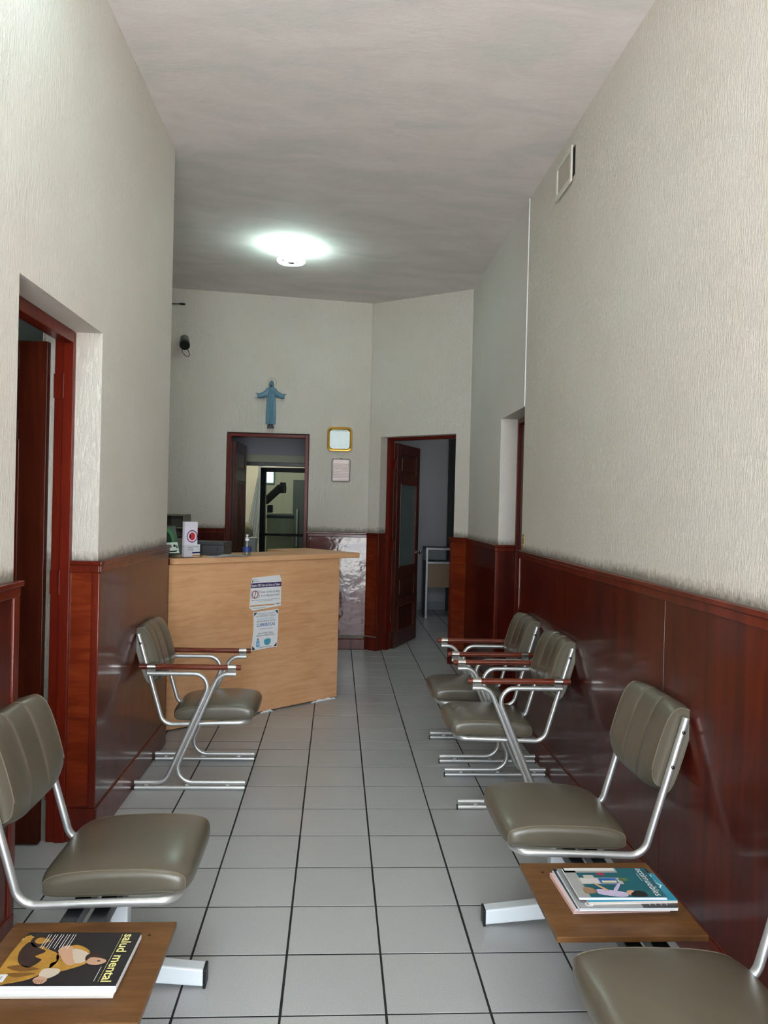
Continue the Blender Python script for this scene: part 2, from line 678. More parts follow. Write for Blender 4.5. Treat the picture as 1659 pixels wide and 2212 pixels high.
rest_v, rest_f = [], []
rt = random.Random(3)
for r0, r1 in zip(rows, rows[1:]):
    for c0, c1 in zip(cols, cols[1:]):
        x0, x1, y0, y1 = c0, c1, r0, r1
        if x1 < -4.1 or x0 > 3.0 or y1 < YF or y0 > 13.9:
            continue
        w, d = x1 - x0 - GAP, y1 - y0 - GAP
        cx, cy = (x0 + x1) / 2, (y0 + y1) / 2
        near = (-1.10 < x1 and x0 < 1.29 and 1.40 < cy < 8.75 and not (cx < -0.55 and cy > 6.6))
        recess = (2.5 < cy < 4.0 and -1.75 < cx < -1.0)
        room2 = (8.3 < cy < 12.1 and 0.5 < cx < 2.0)
        jit = rt.uniform(-0.0004, 0.0002)
        if near or recess or room2:
            o = bpy.data.objects.new('tile', tile_mesh(w, d))
            COL.objects.link(o)
            o.location = (cx + rt.uniform(-.0006, .0006), cy + rt.uniform(-.001, .001), jit)
            o.rotation_euler = (0, 0, rt.uniform(-.0012, .0012))
            o.parent = floor
        else:
            n0 = len(rest_v)
            rest_v += [(x + cx, y + cy, z + jit) for x, y, z in tile_verts(w, d)]
            rest_f += [tuple(i + n0 for i in f) for f in TILE_F]
me = bpy.data.meshes.new('tiles_beyond')
me.from_pydata(rest_v, [], rest_f)
me.materials.append(TILE)
o = bpy.data.objects.new('tiles_beyond', me)
COL.objects.link(o)
o.parent = floor
o['kind'] = 'stuff'

# pavement outside the entrance
pv = B()
pv.box(-9, 9, -12, YF - 0.25, -0.14, -0.02)
struct(pv.build('pavement', PAVING))

# ceiling: gently falling to the right
cb = B()
x0, x1, y0, y1 = -4.2, 3.2, YF - 0.25, 14.2
cb.hexa([(x0, y0, zc(x0)), (x1, y0, zc(x1)), (x1, y1, zc(x1)), (x0, y1, zc(x0)),
         (x0, y0, 4.2), (x1, y0, 4.2), (x1, y1, 4.2), (x0, y1, 4.2)])
struct(cb.build('ceiling', CEIL))

H = 4.05
DL0, DL1, DLZ = 2.742, 3.690, 2.352       # left doorway
w = B()
w.box(XL - 0.27, XL, YF, DL0, 0, H)
w.box(XL - 0.27, XL, DL1, 5.15, 0, H)
w.box(XL - 0.27, XL, DL0, DL1, DLZ, H)
struct(w.build('wall_left', PLASTER))

DR0, DR1, DRZ = 5.44, 6.28, 2.315         # right doorway
w = B()
w.box(XR, XR + 0.27, YF, DR0, 0, H)
struct(w.build('wall_right', PLASTER))
w = B()
w.box(XR + 0.008, XR + 0.27, DR1, 7.80, 0, H)
w.box(XR + 0.008, XR + 0.27, DR0, DR1, DRZ, H)
struct(w.build('wall_right_far', PLASTER_PLAIN))
tb = B()
tb.tube([(XR - 0.001, DR0 + 0.004, DRZ), (XR - 0.001, DR0 + 0.004, 3.775)], 0.006, 8)
struct(tb.build('trim_1', WHITE, smooth=50), 'thin white corner bead running up the right wall above the recessed doorway')

DB0, DB1, DBZ = -1.217, -0.318, 2.352     # back doorway
w = B()
w.box(-2.45, DB0, YB, YB + 0.16, 0, H)
w.box(DB1, 0.34, YB, YB + 0.16, 0, H)
w.box(DB0, DB1, YB, YB + 0.16, DBZ, H)
struct(w.build('wall_back', PLASTER))

DD0 = (Vector((0.46, 8.505)) - Vector(PD)).dot(DIAG_U)
DD1 = (Vector((1.185, 7.861)) - Vector(PD)).dot(DIAG_U)
DDZ = 2.335
w = B()
w.wallbox(PD, QD, -0.02, DD0, 0, 0.24, 0, H)
w.wallbox(PD, QD, DD1, DIAG_LEN + 0.05, 0, 0.24, 0, H)
w.wallbox(PD, QD, DD0, DD1, 0, 0.24, DDZ, H)
struct(w.build('wall_diagonal', PLASTER))

w = B()
w.box(-2.60, -2.45, 5.0, YB + 0.16, 0, H)
w.box(-2.45, XL - 0.27, 5.0, 5.15, 0, H)
struct(w.build('wall_reception', PLASTER))

# street front with its tall glazed entrance
w = B()
w.box(XL - 0.3, -0.85, YF - 0.2, YF, 0, H)
w.box(1.15, XR + 0.3, YF - 0.2, YF, 0, H)
w.box(-0.85, 1.15, YF - 0.2, YF, 3.35, H)
struct(w.build('wall_front', PLASTER))

# left side room
w = B()
w.box(-4.1, XL - 0.27, 4.30, 4.45, 0, 3.3)
w.box(-4.1, -3.95, 1.4, 4.30, 0, 3.3)
w.box(-4.1, XL - 0.27, 1.25, 1.4, 0, 3.3)
struct(w.build('wall_side_room', PLASTER_SIDE))
w = B()
w.box(-4.1, XL - 0.27, 1.25, 4.45, 2.75, 2.85)
struct(w.build('ceiling_side_room', WHITE))

# exam room behind the back wall, the diagonal room beside it
w = B()
w.box(-2.6, -2.45, YB + 0.16, 13.4, 0, H)
w.box(-2.6, 0.55, 13.25, 13.4, 0, H)
struct(w.build('wall_exam_room', PLASTER_CREAM))
w = B()
w.box(0.42, 0.55, YB + 0.16, 13.4, 0, H)
struct(w.build('wall_between_rooms', PLASTER_GREY))
w = B()
w.box(0.55, 2.9, 12.0, 12.15, 0, H)
w.box(2.75, 2.9, 6.5, 12.0, 0, H)
w.box(XR + 0.27, 2.9, 7.6, 7.75, 0, H)
struct(w.build('wall_diagonal_room', PLASTER_GREY))
w = B()
w.box(0.55, 1.68, 11.975, 12.0, 0, 0.125)
struct(w.build('baseboard_diagonal_room', plain('pale_skirting', lin(150, 156, 166), 0.4), bevel=0.003))
w = B()
w.box(XR + 0.27, 2.9, 5.0, 5.1, 0, H)
w.box(2.4, 2.5, 5.1, 7.6, 0, H)
struct(w.build('wall_right_room', PLASTER_GREY))

# ------------------------------------------------------------------ wood panelling
WT = 1.300


def wainscot(name, p, q, s0, s1, seams=(), top=WT, ends=(True, True), stile=0.045, base=True, mat=None, label=None, skirt=0.155):
    """Panelling on the plan line p>q (room on the right of it): panels, cap rail, stiles."""
    root = struct(empty(name), label)
    mat = mat or MAHOG
    cuts = [s0] + list(seams) + [s1]
    for a, b in zip(cuts, cuts[1:]):
        pb = B()
        pb.wallbox(p, q, a + 0.0015, b - 0.0015, -0.013, 0.0, skirt if base else 0.0, top - 0.045)
        pb.build('panel', mat, root, bevel=0.0015)
    c = B()
    c.wallbox(p, q, s0 - 0.012 * ends[0], s1 + 0.012 * ends[1], -0.030, 0.004, top - 0.020, top)
    c.wallbox(p, q, s0, s1, -0.022, 0.0, top - 0.055, top - 0.019)
    c.build('cap_rail', MAHOG_TRIM, root, bevel=0.005, bseg=3)
    for e, (a, b) in zip(ends, ((s0, s0 + stile), (s1 - stile, s1))):
        if e and stile:
            sb = B()
            sb.wallbox(p, q, a, b, -0.020, 0.0, skirt if base else 0.0, top - 0.054)
            sb.build('stile', MAHOG_TRIM, root, bevel=0.004, bseg=3)
    return root


def skirting(name, p, q, s0, s1, h=0.155):
    s = B()
    s.wallbox(p, q, s0, s1, -0.021, 0.0, 0.0, h)
    s.wallbox(p, q, s0, s1, -0.015, 0.0, h, h + 0.012)
    return struct(s.build(name, MAHOG_TRIM, bevel=0.004))


# left wall (line runs towards +y with the room on its right)
LP, LQ = (XL, YF), (XL, 6.0)
wainscot('trim_2', LP, LQ, 0.0, DL0 - YF + 0.012, seams=(0.30, 2.74), ends=(False, True))
skirting('baseboard_left_near', LP, LQ, 0.0, DL0 - YF + 0.012)
wainscot('trim_3', LP, LQ, DL1 - YF - 0.012, 5.15 - YF, ends=(False, True), stile=0.0)
skirting('baseboard_left_far', LP, LQ, DL1 - YF - 0.012, 5.15 - YF + 0.005)
# its doorway reveal, facing the entrance
RP, RQ = (XL - 0.122, DL1), (XL + 0.02, DL1)
tr4 = wainscot('trim_4', RP, RQ, 0.0, 0.137, ends=(False, True), stile=0.036, mat=MAHOG_LIT)
skirting('baseboard_left_reveal', RP, RQ, 0.0, 0.142)

# right wall (line runs towards -y)
RRP, RRQ = (XR, DR0), (XR, YF)
wainscot('trim_5', RRP, RRQ, 0.0, DR0 - YF, seams=(2.455, 4.90), top=1.298, ends=(True, False), stile=0.03)
skirting('baseboard_right', RRP, RRQ, 0.0, DR0 - YF)
RFP, RFQ = (XR + 0.006, 7.76), (XR + 0.006, DR1)
wainscot('trim_6', RFP, RFQ, 0.0, 7.76 - DR1 + 0.012, top=1.292, ends=(False, True), stile=0.03)
skirting('baseboard_right_far', RFP, RFQ, 0.0, 7.76 - DR1 + 0.012)
VP_, VQ_ = (XR - 0.01, DR1), (XR + 0.16, DR1)
wainscot('trim_7', VP_, VQ_, 0.0, 0.155, top=1.292, ends=(True, False), stile=0.03)
skirting('baseboard_right_reveal', VP_, VQ_, 0.0, 0.155)
# back wall and diagonal wall
BP, BQ = (-2.45, YB), (0.34, YB)
wainscot('trim_8', BP, BQ, 0.0, DB0 + 2.45, top=1.300, ends=(False, False))
wainscot('trim_9', BP, BQ, DB1 + 2.45, 0.335 + 2.45, top=1.286, ends=(True, False), stile=0.03, mat=MAHOG_SHEEN)
skirting('baseboard_back', BP, BQ, DB1 + 2.45, 0.335 + 2.45, h=0.11)
wainscot('trim_10', PD, QD, -0.015, DD0 + 0.015, top=1.286, ends=(False, True), stile=0.03, mat=MAHOG_LIT)
skirting('baseboard_diagonal_left', PD, QD, -0.02, DD0 + 0.018, h=0.13)
wainscot('trim_11', PD, QD, DD1 - 0.03, DIAG_LEN + 0.0, top=1.286, ends=(True, False), stile=0.03, mat=MAHOG_LIT)
skirting('baseboard_diagonal_right', PD, QD, DD1 - 0.03, DIAG_LEN)
w = B()
w.wallbox(PD, QD, DD0, DD0 + 0.013, 0.0, 0.12, 0.0, 1.286)
struct(w.build('trim_12', MAHOG_TRIM, bevel=0.002))


# ------------------------------------------------------------------ doors
def door_leaf(parent, W, Hh, mat=DOOR_DARK, pane=FROST, bar=None, knob_side=1, knob=True, fluted=False):
    """Leaf in its own frame: x from hinge 0 to W, thickness about y=0, z up. Panels, pane, louvre."""
    T = 0.019
    st = 0.125
    zs = [(0.0, 0.18), (0.46, 0.55), (0.79, 0.90), (1.84, 1.94), (2.17, Hh)]
    b = B()
    b.box(0, st, -T, T, 0.008, Hh)
    b.box(W - st, W, -T, T, 0.008, Hh)
    for z0, z1 in zs:
        b.box(st, W - st, -T, T, max(z0, 0.008), z1)
    leaf = b.build('leaf', mat, parent, bevel=0.002)
    for z0, z1 in ((0.55, 0.79), (1.94, 2.17)):
        pb = B()
        pb.box(st, W - st, -T + 0.010, T - 0.010, z0, z1)
        pb.box(st + 0.045, W - st - 0.045, -T + 0.003, T - 0.003, z0 + 0.04, z1 - 0.04)
        pb.build('raised_panel', mat, leaf, bevel=0.004)
    g = B()
    if fluted:
        g.box(st, W - st, -0.010, 0.010, 0.90, 1.84)
        for k in range(5):
            x = st + (W - 2 * st) * (k + 0.5) / 5
            g.box(x - 0.03, x + 0.03, -T + 0.003, T - 0.003, 0.94, 1.80)
        g.build('fluted_panel', mat, leaf, bevel=0.006)
    else:
        g.box(st, W - st, -0.004, 0.004, 0.90, 1.84)
        g.build('pane', pane, leaf)
    bd = B()
    for sy in (-1, 1):
        for x in (st, W - st):
            bd.box(x - 0.008, x + 0.008, sy * T, sy * (T + 0.006), 0.892, 1.848)
        for z in (0.90, 1.84):
            bd.box(st + 0.0082, W - st - 0.0082, sy * T, sy * (T + 0.0055), z - 0.008, z + 0.008)
        for x in (st, W - st):
            bd.box(x - 0.008, x + 0.008, sy * T, sy * (T + 0.006), 0.172, 0.468)
        for z in (0.18, 0.46):
            bd.box(st + 0.0082, W - st - 0.0082, sy * T, sy * (T + 0.0055), z - 0.008, z + 0.008)
    bd.build('bead', MAHOG_TRIM, leaf, bevel=0.002)
    if bar:
        bb = B()
        bb.box(st, W - st, -0.016, 0.016, bar - 0.018, bar + 0.018)
        bb.build('glazing_bar', mat, leaf, bevel=0.004)
    smesh = None
    for k in range(8):
        z = 0.197 + k * 0.0345
        if smesh is None:
            s = B()
            s.hexa([(st, -0.016, -0.016), (W - st, -0.016, -0.016), (W - st, -0.010, -0.018), (st, -0.010, -0.018),
                    (st, 0.010, 0.018), (W - st, 0.010, 0.018), (W - st, 0.016, 0.016), (st, 0.016, 0.016)])
            so = s.build('slat', mat, leaf, loc=(0, 0, z))
            smesh = so
        else:
            c = smesh.copy()
            COL.objects.link(c)
            c.parent = leaf
            c.location = (0, 0, z)
    if knob:
        for sy in (-1, 1):
            k = B()
            k.lathe([(0.001, 0), (0.022, 0.0), (0.022, 0.006), (0.009, 0.008), (0.009, 0.028), (0.022, 0.036), (0.026, 0.050),
                     (0.020, 0.062), (0.001, 0.065)], axis='y', seg=18)
            ko = k.build('knob', CHROME, leaf, loc=(W - 0.06, sy * T, 1.04), smooth=40)
            if sy < 0:
                ko.rotation_euler = (0, 0, PI)
    return leaf


def hinge(parent, x, y, z, rotz=0.0, mat=FRAME_RED):
    h = B()
    h.box(-0.04, 0.0, -0.003, 0.0, -0.055, 0.055)
    h.tube([(0.004, -0.006, -0.055), (0.004, -0.006, 0.055)], 0.007, 10)
    return h.build('hinge', mat, parent, loc=(x, y, z), rotz=rotz, smooth=40)


# door_1: left wall, leaf swung into the side room
d1 = struct(empty('door_1', (XL, DL1, 0)), 'open dark wooden door in the left wall with red frame')
f = B()
for ya, yb in ((-0.020, 0.0), (-(DL1 - DL0), -(DL1 - DL0) + 0.020)):
    f.box(-0.206, -0.120, ya, yb, 0, DLZ - 0.004)
    s = -1 if ya > -0.5 else 1
    f.box(-0.165, -0.118, (ya if s > 0 else ya - 0.012), (yb + 0.012 if s > 0 else yb - 0.0004), 0, DLZ - 0.003)
f.box(-0.2058, -0.1204, -(DL1 - DL0) + 0.0198, -0.0198, DLZ - 0.040, DLZ - 0.0005)
f.box(-0.1646, -0.1176, -(DL1 - DL0) + 0.0322, -0.0322, DLZ - 0.055, DLZ - 0.0008)
f.build('door_frame', FRAME_RED, d1, bevel=0.003)
swing1 = empty('leaf_pivot', (-0.236, -0.03, 0), PI - 0.03, d1)
leaf1 = door_leaf(d1, 0.86, 2.295, bar=1.43)
leaf1.location = (-0.224, -0.042, 0)
leaf1.rotation_euler = (0, 0, PI - 0.02)
bpy.data.objects.remove(swing1)
for hz in (2.10, 1.20, 0.25):
    hinge(d1, -0.168, -0.021, hz)
# door_2: diagonal wall
d2 = struct(empty('door_2', (PD[0], PD[1], 0), math.atan2(DIAG_U.y, DIAG_U.x)), 'half open panelled door in the diagonal wall with louvre at its foot')
f = B()
f.box(DD0, DD0 + 0.035, 0.115, 0.20, 0, DDZ)
f.box(DD0 + 0.035, DD0 + 0.047, 0.115, 0.155, 0, DDZ)
f.box(DD1 - 0.035, DD1, 0.115, 0.20, 0, DDZ)
f.box(DD0 + 0.0352, DD1 - 0.0352, 0.116, 0.199, DDZ - 0.032, DDZ - 0.001)
f.build('door_frame', FRAME_RED, d2, bevel=0.003)
leaf2 = door_leaf(d2, 0.80, 2.285)
leaf2.location = (DD0 + 0.045, 0.225, 0)
ang2 = math.atan2(0.911, 0.405) - math.atan2(DIAG_U.y, DIAG_U.x)
leaf2.rotation_euler = (0, 0, ang2)
for hz in (2.05, 1.15, 0.25):
    hinge(d2, DD0 + 0.05, 0.20, hz, PI / 2)

# door_3: back wall to the exam room
d3 = struct(empty('door_3', (DB0, YB, 0)), 'open door in the back wall behind the counter')
WB = DB1 - DB0
f = B()
f.box(0.008, 0.045, -0.006, 0.15, 0, DBZ - 0.012)
f.box(WB - 0.045, WB - 0.008, -0.006, 0.15, 0, DBZ - 0.012)
f.box(0.0452, WB - 0.0452, -0.005, 0.149, DBZ - 0.045, DBZ - 0.012)
f.build('door_frame', FRAME_RED, d3, bevel=0.003)
leaf3 = door_leaf(d3, 0.80, 2.27, fluted=True)
leaf3.location = (0.062, 0.17, 0)
leaf3.rotation_euler = (0, 0, PI / 2 - 0.035)

# door_4: recessed in the right wall, closed
d4 = struct(empty('door_4', (XR, DR0, 0)), 'closed dark door set deep in the right wall')
WR = DR1 - DR0
f = B()
f.box(0.145, 0.20, 0.0, 0.035, 0, DRZ)
f.box(0.145, 0.20, WR - 0.035, WR, 0, DRZ)
f.box(0.146, 0.199, 0.0352, WR - 0.0352, DRZ - 0.04, DRZ - 0.001)
f.build('door_frame', FRAME_RED, d4, bevel=0.003)
leaf4 = door_leaf(d4, WR - 0.075, 2.26, knob=False)
leaf4.location = (0.185, 0.037, 0)
leaf4.rotation_euler = (0, 0, PI / 2)

# door_5: black glazed partition in the exam room
d5 = struct(empty('door_5', (0, 10.40, 0)), 'black aluminium partition with an open glazed door')
f = B()
f.box(-1.285, -1.225, -0.03, 0.03, 0, 2.125)
f.box(-1.285, 0.42, -0.03, 0.03, 2.075, 2.125)
f.box(-0.33, -0.27, -0.03, 0.03, 0, 2.125)
f.build('door_frame', BLACK_ALU, d5, bevel=0.004)
f = B()
f.box(-2.45, 0.42, -0.015, 0.015, 2.125, 2.222)
f.build('transom_panel', plain('olive_transom', lin(170, 170, 140), 0.4), d5)
f = B()
f.box(-2.45, 0.42, -0.04, 0.04, 2.222, 4.0)
f.build('upper_wall', PLASTER_BLUE, d5)
f = B()
f.box(-2.45, -1.285, -0.02, 0.02, 0, 2.125)
f.build('side_panel', BLACK_ALU, d5)
f = B()
LW = 0.70
for xx in ((0, 0.058), (LW - 0.075, LW)):
    f.box(xx[0], xx[1], -0.022, 0.022, 0.02, 2.06)
f.box(0, LW, -0.022, 0.022, 2.0, 2.06)
f.box(0, LW, -0.022, 0.022, 0.02, 0.12)
f.box(-0.012, LW, -0.022, 0.022, 1.15, 1.188)
lf5 = f.build('leaf', BLACK_ALU, d5, loc=(-0.335, 0.0, 0), rotz=PI - 0.17, bevel=0.003)
for z0, z1 in ((0.12, 1.15), (1.188, 2.0)):
    g = B()
    g.box(0.058, LW - 0.075, -0.003, 0.003, z0, z1)
    g.build('pane', DOOR_GLASS, lf5)

# ------------------------------------------------------------------ reception counter
CA, CB = Vector((-1.134, 5.408)), Vector((0.033, 6.418))
CU = (CB - CA).normalized()
CN = Vector((-CU.y, CU.x))
CL = (CB - CA).length
cang = math.atan2(CU.y, CU.x)
ctr = tag(empty('reception_counter', (CA.x, CA.y, 0), cang),
          'beech laminate reception counter standing askew, two notices taped on its front', 'counter')
b = B()
b.box(0.0, CL, 0.0, 0.022, 0.012, 1.147)
b.build('front_panel', BEECH, ctr, bevel=0.0015)
b = B()
b.box(CL - 0.022, CL, 0.0225, 0.75, 0.012, 1.147)
b.build('end_panel', BEECH, ctr, bevel=0.0015)
b = B()
b.box(0.03, CL - 0.05, 0.05, 0.08, 0.0, 0.10)
b.box(CL - 0.08, CL - 0.05, 0.05, 0.70, 0.0, 0.10)
b.build('plinth', BLACK, ctr)
b = B()
b.box(0.03, CL - 0.42, 0.30, 0.62, 0.70, 0.725)
b.build('lower_shelf', BEECH, ctr, bevel=0.002)
# top: an L with a rounded front-left corner and a tip past the panel
tipx = CL + 0.205
zt0, zt1 = 1.148, 1.190
poly = []
for k in range(7):
    a = PI + (PI / 2) * k / 6
    poly.append((0.065 + 0.05 * math.cos(a), 0.022 + 0.05 * math.sin(a)))
poly += [(tipx - 0.012, -0.028), (tipx, -0.016), (tipx, 0.70), (tipx - 0.43, 0.70), (tipx - 0.43, 0.40), (0.015, 0.40)]
b = B()
b.prism(poly, zt0, zt1)
b.build('countertop', BEECH, ctr, bevel=0.010, bseg=3)
b = B()
b.box(0.0, 0.017, 0.02, 0.38, zt0, zt1 - 0.003)
b.build('edge_strip', MAHOG_TRIM, ctr)
# torn white tape along the foot of the panel
rr = random.Random(5)
for s0, s1 in ((CL - 0.27, CL - 0.02), (0.78, 0.90)):
    tp = B()
    n = 16
    up = []
    for k in range(n + 1):
        s = s0 + (s1 - s0) * k / n
        hgt = (0.012 + 0.010 * rr.random()) * (1 - 0.7 * abs(2 * k / n - 1) ** 2)
        up.append((s, -0.002 - 0.006 * rr.random(), hgt))
    for a, c in zip(up, up[1:]):
        tp.hexa([(a[0], a[1] - 0.003, 0.0005), (c[0], c[1] - 0.003, 0.0005), (c[0], 0.006, 0.0005), (a[0], 0.006, 0.0005),
                 (a[0], a[1], a[2]), (c[0], c[1], c[2]), (c[0], 0.001, c[2] * 0.8), (a[0], 0.001, a[2] * 0.8)])
    tp.build('torn_tape', WHITE, ctr)


def on_counter(s, d, z=zt1):
    p = CA + CU * s + CN * d
    return (p.x, p.y, z)


# notices on the front of the counter
INK = flat_col('ink_black', 34, 34, 40)
GREYINK = flat_col('ink_grey', 120, 122, 130)
PURPLE = flat_col('ink_purple', 62, 40, 92)
ORANGE = flat_col('ink_orange', 206, 138, 64)
REDINK = flat_col('ink_red', 176, 44, 62)
PALEGREY = flat_col('paper_grey', 206, 207, 212)
BLUEINK = flat_col('ink_blue', 44, 100, 168)
SKYBLUE = flat_col('ink_sky', 118, 176, 214)
TEALDARK = flat_col('ink_teal', 22, 62, 78)
MASKBLUE = flat_col('ink_mask', 84, 168, 186)
MIDBLUE = flat_col('ink_midblue', 110, 130, 160)
PAPER = WHITE


def notice_root(name, s, z, label):
    p = CA + CU * s
    return tag(empty(name, (p.x, p.y, z), cang), label, 'notice')


# first notice: landscape sheet, smoke-free rule, corners torn
na = notice_root('notice', 0.0, 0.0, 'torn white no-smoking notice with a purple band taped on the counter front')
s_a0, s_a1 = 0.664, 0.952          # along the panel
z_a0, z_a1 = 0.803, 1.035
W_, H_ = s_a1 - s_a0, z_a1 - z_a0
b = B()
pts = [(0.03, -0.022), (W_, 0.0), (W_ - 0.002, H_ - 0.03), (W_ - 0.018, H_ + 0.004), (0.02, H_ - 0.008), (0.008, H_ - 0.05), (0.0, 0.0)]
b.loft([[(s_a0 + x, -0.0030, z_a0 + y) for x, y in pts], [(s_a0 + x, -0.0005, z_a0 + y) for x, y in pts]])
b.build('paper', PAPER, na)
sh = Sheet((s_a0, -0.0032, z_a0), (1, 0, 0), (0, 0, 1))
sh.rect(0.006, 0.148, W_ - 0.001, 0.183, PURPLE, 1)
sh.text('Espacio 100% Libre de Humo de Tabaco', 0.012, 0.157, W_ - 0.024, 0.019, WHITE, 2, bold=True)
sh.poly([(0.014, 0.190), (0.028, 0.190), (0.026, 0.214), (0.022, 0.208)], INK, 1)
sh.text('SALUD', 0.034, 0.204, None, 0.009, GREYINK, 1)
sh.text('Secretar\u00eda', 0.034, 0.191, None, 0.009, GREYINK, 1)
sh.rect(0.006, 0.068, 0.088, 0.128, PALEGREY, 1)
sh.disc(0.046, 0.098, 0.026, 0.029, WHITE, 2)
sh.ring(0.046, 0.098, 0.023, 0.029, REDINK, 3)
sh.poly([(0.036, 0.076), (0.041, 0.074), (0.056, 0.120), (0.051, 0.122)], INK, 4)
sh.rect(0.016, 0.094, 0.024, 0.101, INK, 3)
sh.text('"Fumar y el humo de tabaco', 0.092, 0.106, W_ - 0.104, 0.018, INK, 2)
sh.text('son un riesgo para la salud"', 0.096, 0.080, W_ - 0.110, 0.018, INK, 2)
sh.rect(0.012, 0.054, W_ - 0.012, 0.0565, GREYINK, 1)
sh.rect(0.080, 0.045, W_ - 0.08, 0.047, GREYINK, 1)
sh.rect(0.004, 0.010, W_ - 0.062, 0.018, ORANGE, 1)
sh.text('salud', W_ - 0.052, 0.013, 0.045, 0.010, INK, 1, bold=True)
sh.ring(W_ - 0.028, 0.018, 0.007, 0.0085, INK, 2, seg=14)
sh.rect(0.028, -0.006, 0.150, -0.0035, GREYINK, 1)
sh.build('print', na)

# second notice: portrait sheet asking for face masks
nb = notice_root('notice', 0.0, 0.0, 'white face mask notice with dark corners, below the purple banded sheet')
s_b0, s_b1 = 0.702, 0.928
z_b0, z_b1 = 0.484, 0.772
W_, H_ = s_b1 - s_b0, z_b1 - z_b0
b = B()
pts = [(-0.016, -0.002), (W_ - 0.006, 0.006), (W_ + 0.002, H_ * 0.5), (W_ + 0.002, H_ + 0.006), (0.0, H_ - 0.002), (0.002, H_ * 0.5)]
b.loft([[(s_b0 + x, -0.0030, z_b0 + y) for x, y in pts], [(s_b0 + x, -0.0005, z_b0 + y) for x, y in pts]])
b.build('paper', PAPER, nb)
sh = Sheet((s_b0, -0.0032, z_b0), (1, 0, 0), (0, 0, 1))
for pts in ([(0.004, H_ - 0.007), (0.004, H_ - 0.036), (0.032, H_ - 0.007)], [(W_ - 0.004, H_ - 0.002), (W_ - 0.032, H_ - 0.002), (W_ - 0.004, H_ - 0.032)],
            [(-0.009, 0.004), (0.022, 0.004), (-0.006, 0.034)], [(W_ - 0.010, 0.012), (W_ - 0.008, 0.040), (W_ - 0.040, 0.012)]):
    sh.poly(pts, TEALDARK, 1)
cxm = W_ / 2
sh.text('ESTIMADOS CLIENTES', cxm, 0.262, 0.158, 0.014, MIDBLUE, 1, 'c')
sh.text('PROVEEDORES Y AMIGOS', cxm, 0.244, 0.180, 0.014, GREYINK, 1, 'c')
sh.text('POR DISPOSICI\u00d3N OFICIAL', cxm, 0.224, 0.152, 0.012, SKYBLUE, 1, 'c')
sh.text('OBLIGATORIO EL USO DE', cxm, 0.206, 0.172, 0.013, INK, 1, 'c')
sh.text('CUBREBOCAS', cxm, 0.174, 0.170, 0.024, BLUEINK, 1, 'c', True)
sh.text('Y FAVOR DE UTILIZAR', cxm, 0.150, 0.125, 0.009, GREYINK, 1, 'c')
sh.text('GEL ANTIBACTERIAL', cxm, 0.116, 0.140, 0.012, INK, 1, 'c')
sh.text('MEDIDAS PREVENTIVAS', cxm, 0.099, 0.165, 0.012, INK, 1, 'c')
sh.poly([(0.030, 0.020), (0.056, 0.020), (0.058, 0.024), (0.058, 0.062), (0.050, 0.070), (0.036, 0.070), (0.028, 0.062), (0.028, 0.024)], SKYBLUE, 1)
sh.rect(0.038, 0.070, 0.048, 0.077, GREYINK, 1)
sh.poly([(0.030, 0.080), (0.052, 0.077), (0.053, 0.082), (0.040, 0.086)], INK, 1)
sh.rect(0.036, 0.040, 0.050, 0.045, WHITE, 2)
sh.rect(0.0405, 0.0355, 0.0455, 0.0495, WHITE, 2)
sh.poly([(0.098, 0.070), (0.130, 0.080), (0.162, 0.072), (0.160, 0.046), (0.148, 0.032), (0.130, 0.026), (0.112, 0.030), (0.099, 0.046)], MASKBLUE, 1)
for k in range(3):
    sh.rect(0.104, 0.040 + 0.011 * k, 0.156, 0.0412 + 0.011 * k, BLUEINK, 2)
sh.text('\u00a1GRACIAS POR CUIDARNOS!', 0.055, 0.012, 0.115, 0.009, INK, 1)
sh.text('todos juntos', 0.115, 0.001, 0.052, 0.008, INK, 1)
sh.build('print', nb)

# ---- things on the counter
# leaflet stand
le = tag(empty('leaflet_stand', on_counter(0.205, 0.062), cang + 0.05), 'clear acrylic stand with a tall white leaflet showing a red eye in a purple ring', 'leaflet')
b = B()
b.box(-0.075, 0.075, -0.0255, -0.0235, 0.0034, 0.088)
b.box(-0.075, 0.075, 0.0235, 0.0255, 0.0034, 0.12)
b.box(-0.076, 0.076, -0.0258, 0.0258, 0.0, 0.003)
b.box(-0.077, -0.0754, -0.0230, 0.0230, 0.0034, 0.09)
b.box(0.0754, 0.077, -0.0230, 0.0230, 0.0034, 0.09)
b.build('holder', ACRYLIC, le)
b = B()
lw0, lw1 = -0.068, 0.038
b.box(lw0, lw1, -0.014, 0.012, 0.004, 0.252)
lo = b.build('leaflet', flat_col('paper_lilac', 226, 220, 230), le)
sh = Sheet((lw0, -0.0143, 0.004), (1, 0, 0), (0, 0, 1))
cx_, cy_ = 0.062, 0.145
sh.ring(cx_, cy_, 0.037, 0.044, flat_col('ink_violet', 92, 40, 110), 1)
sh.disc(cx_, cy_, 0.037, 0.037, flat_col('paper_pink', 232, 216, 226), 1)
sh.disc(cx_, cy_, 0.024, 0.028, flat_col('eye_red', 190, 42, 58), 2)
sh.disc(cx_ - 0.018, cy_, 0.007, 0.016, flat_col('eye_dark', 60, 24, 40), 3)
sh.text('RETINA', 0.028, 0.062, 0.036, 0.008, INK, 1)
sh.text('GLAUCOMA', 0.028, 0.046, 0.052, 0.009, INK, 1)
sh.build('print', lo)
b = B()
b.box(0.004, 0.056, -0.0212, -0.0182, 0.004, 0.092)
co = b.build('card', WHITE, le)
sh = Sheet((0.004, -0.0215, 0.004), (1, 0, 0), (0, 0, 1))
sh.rect(-0.012, 0.024, 0.052, 0.036, flat_col('card_navy', 48, 40, 104), 1)
sh.rect(0.004, 0.072, 0.040, 0.0745, INK, 1)
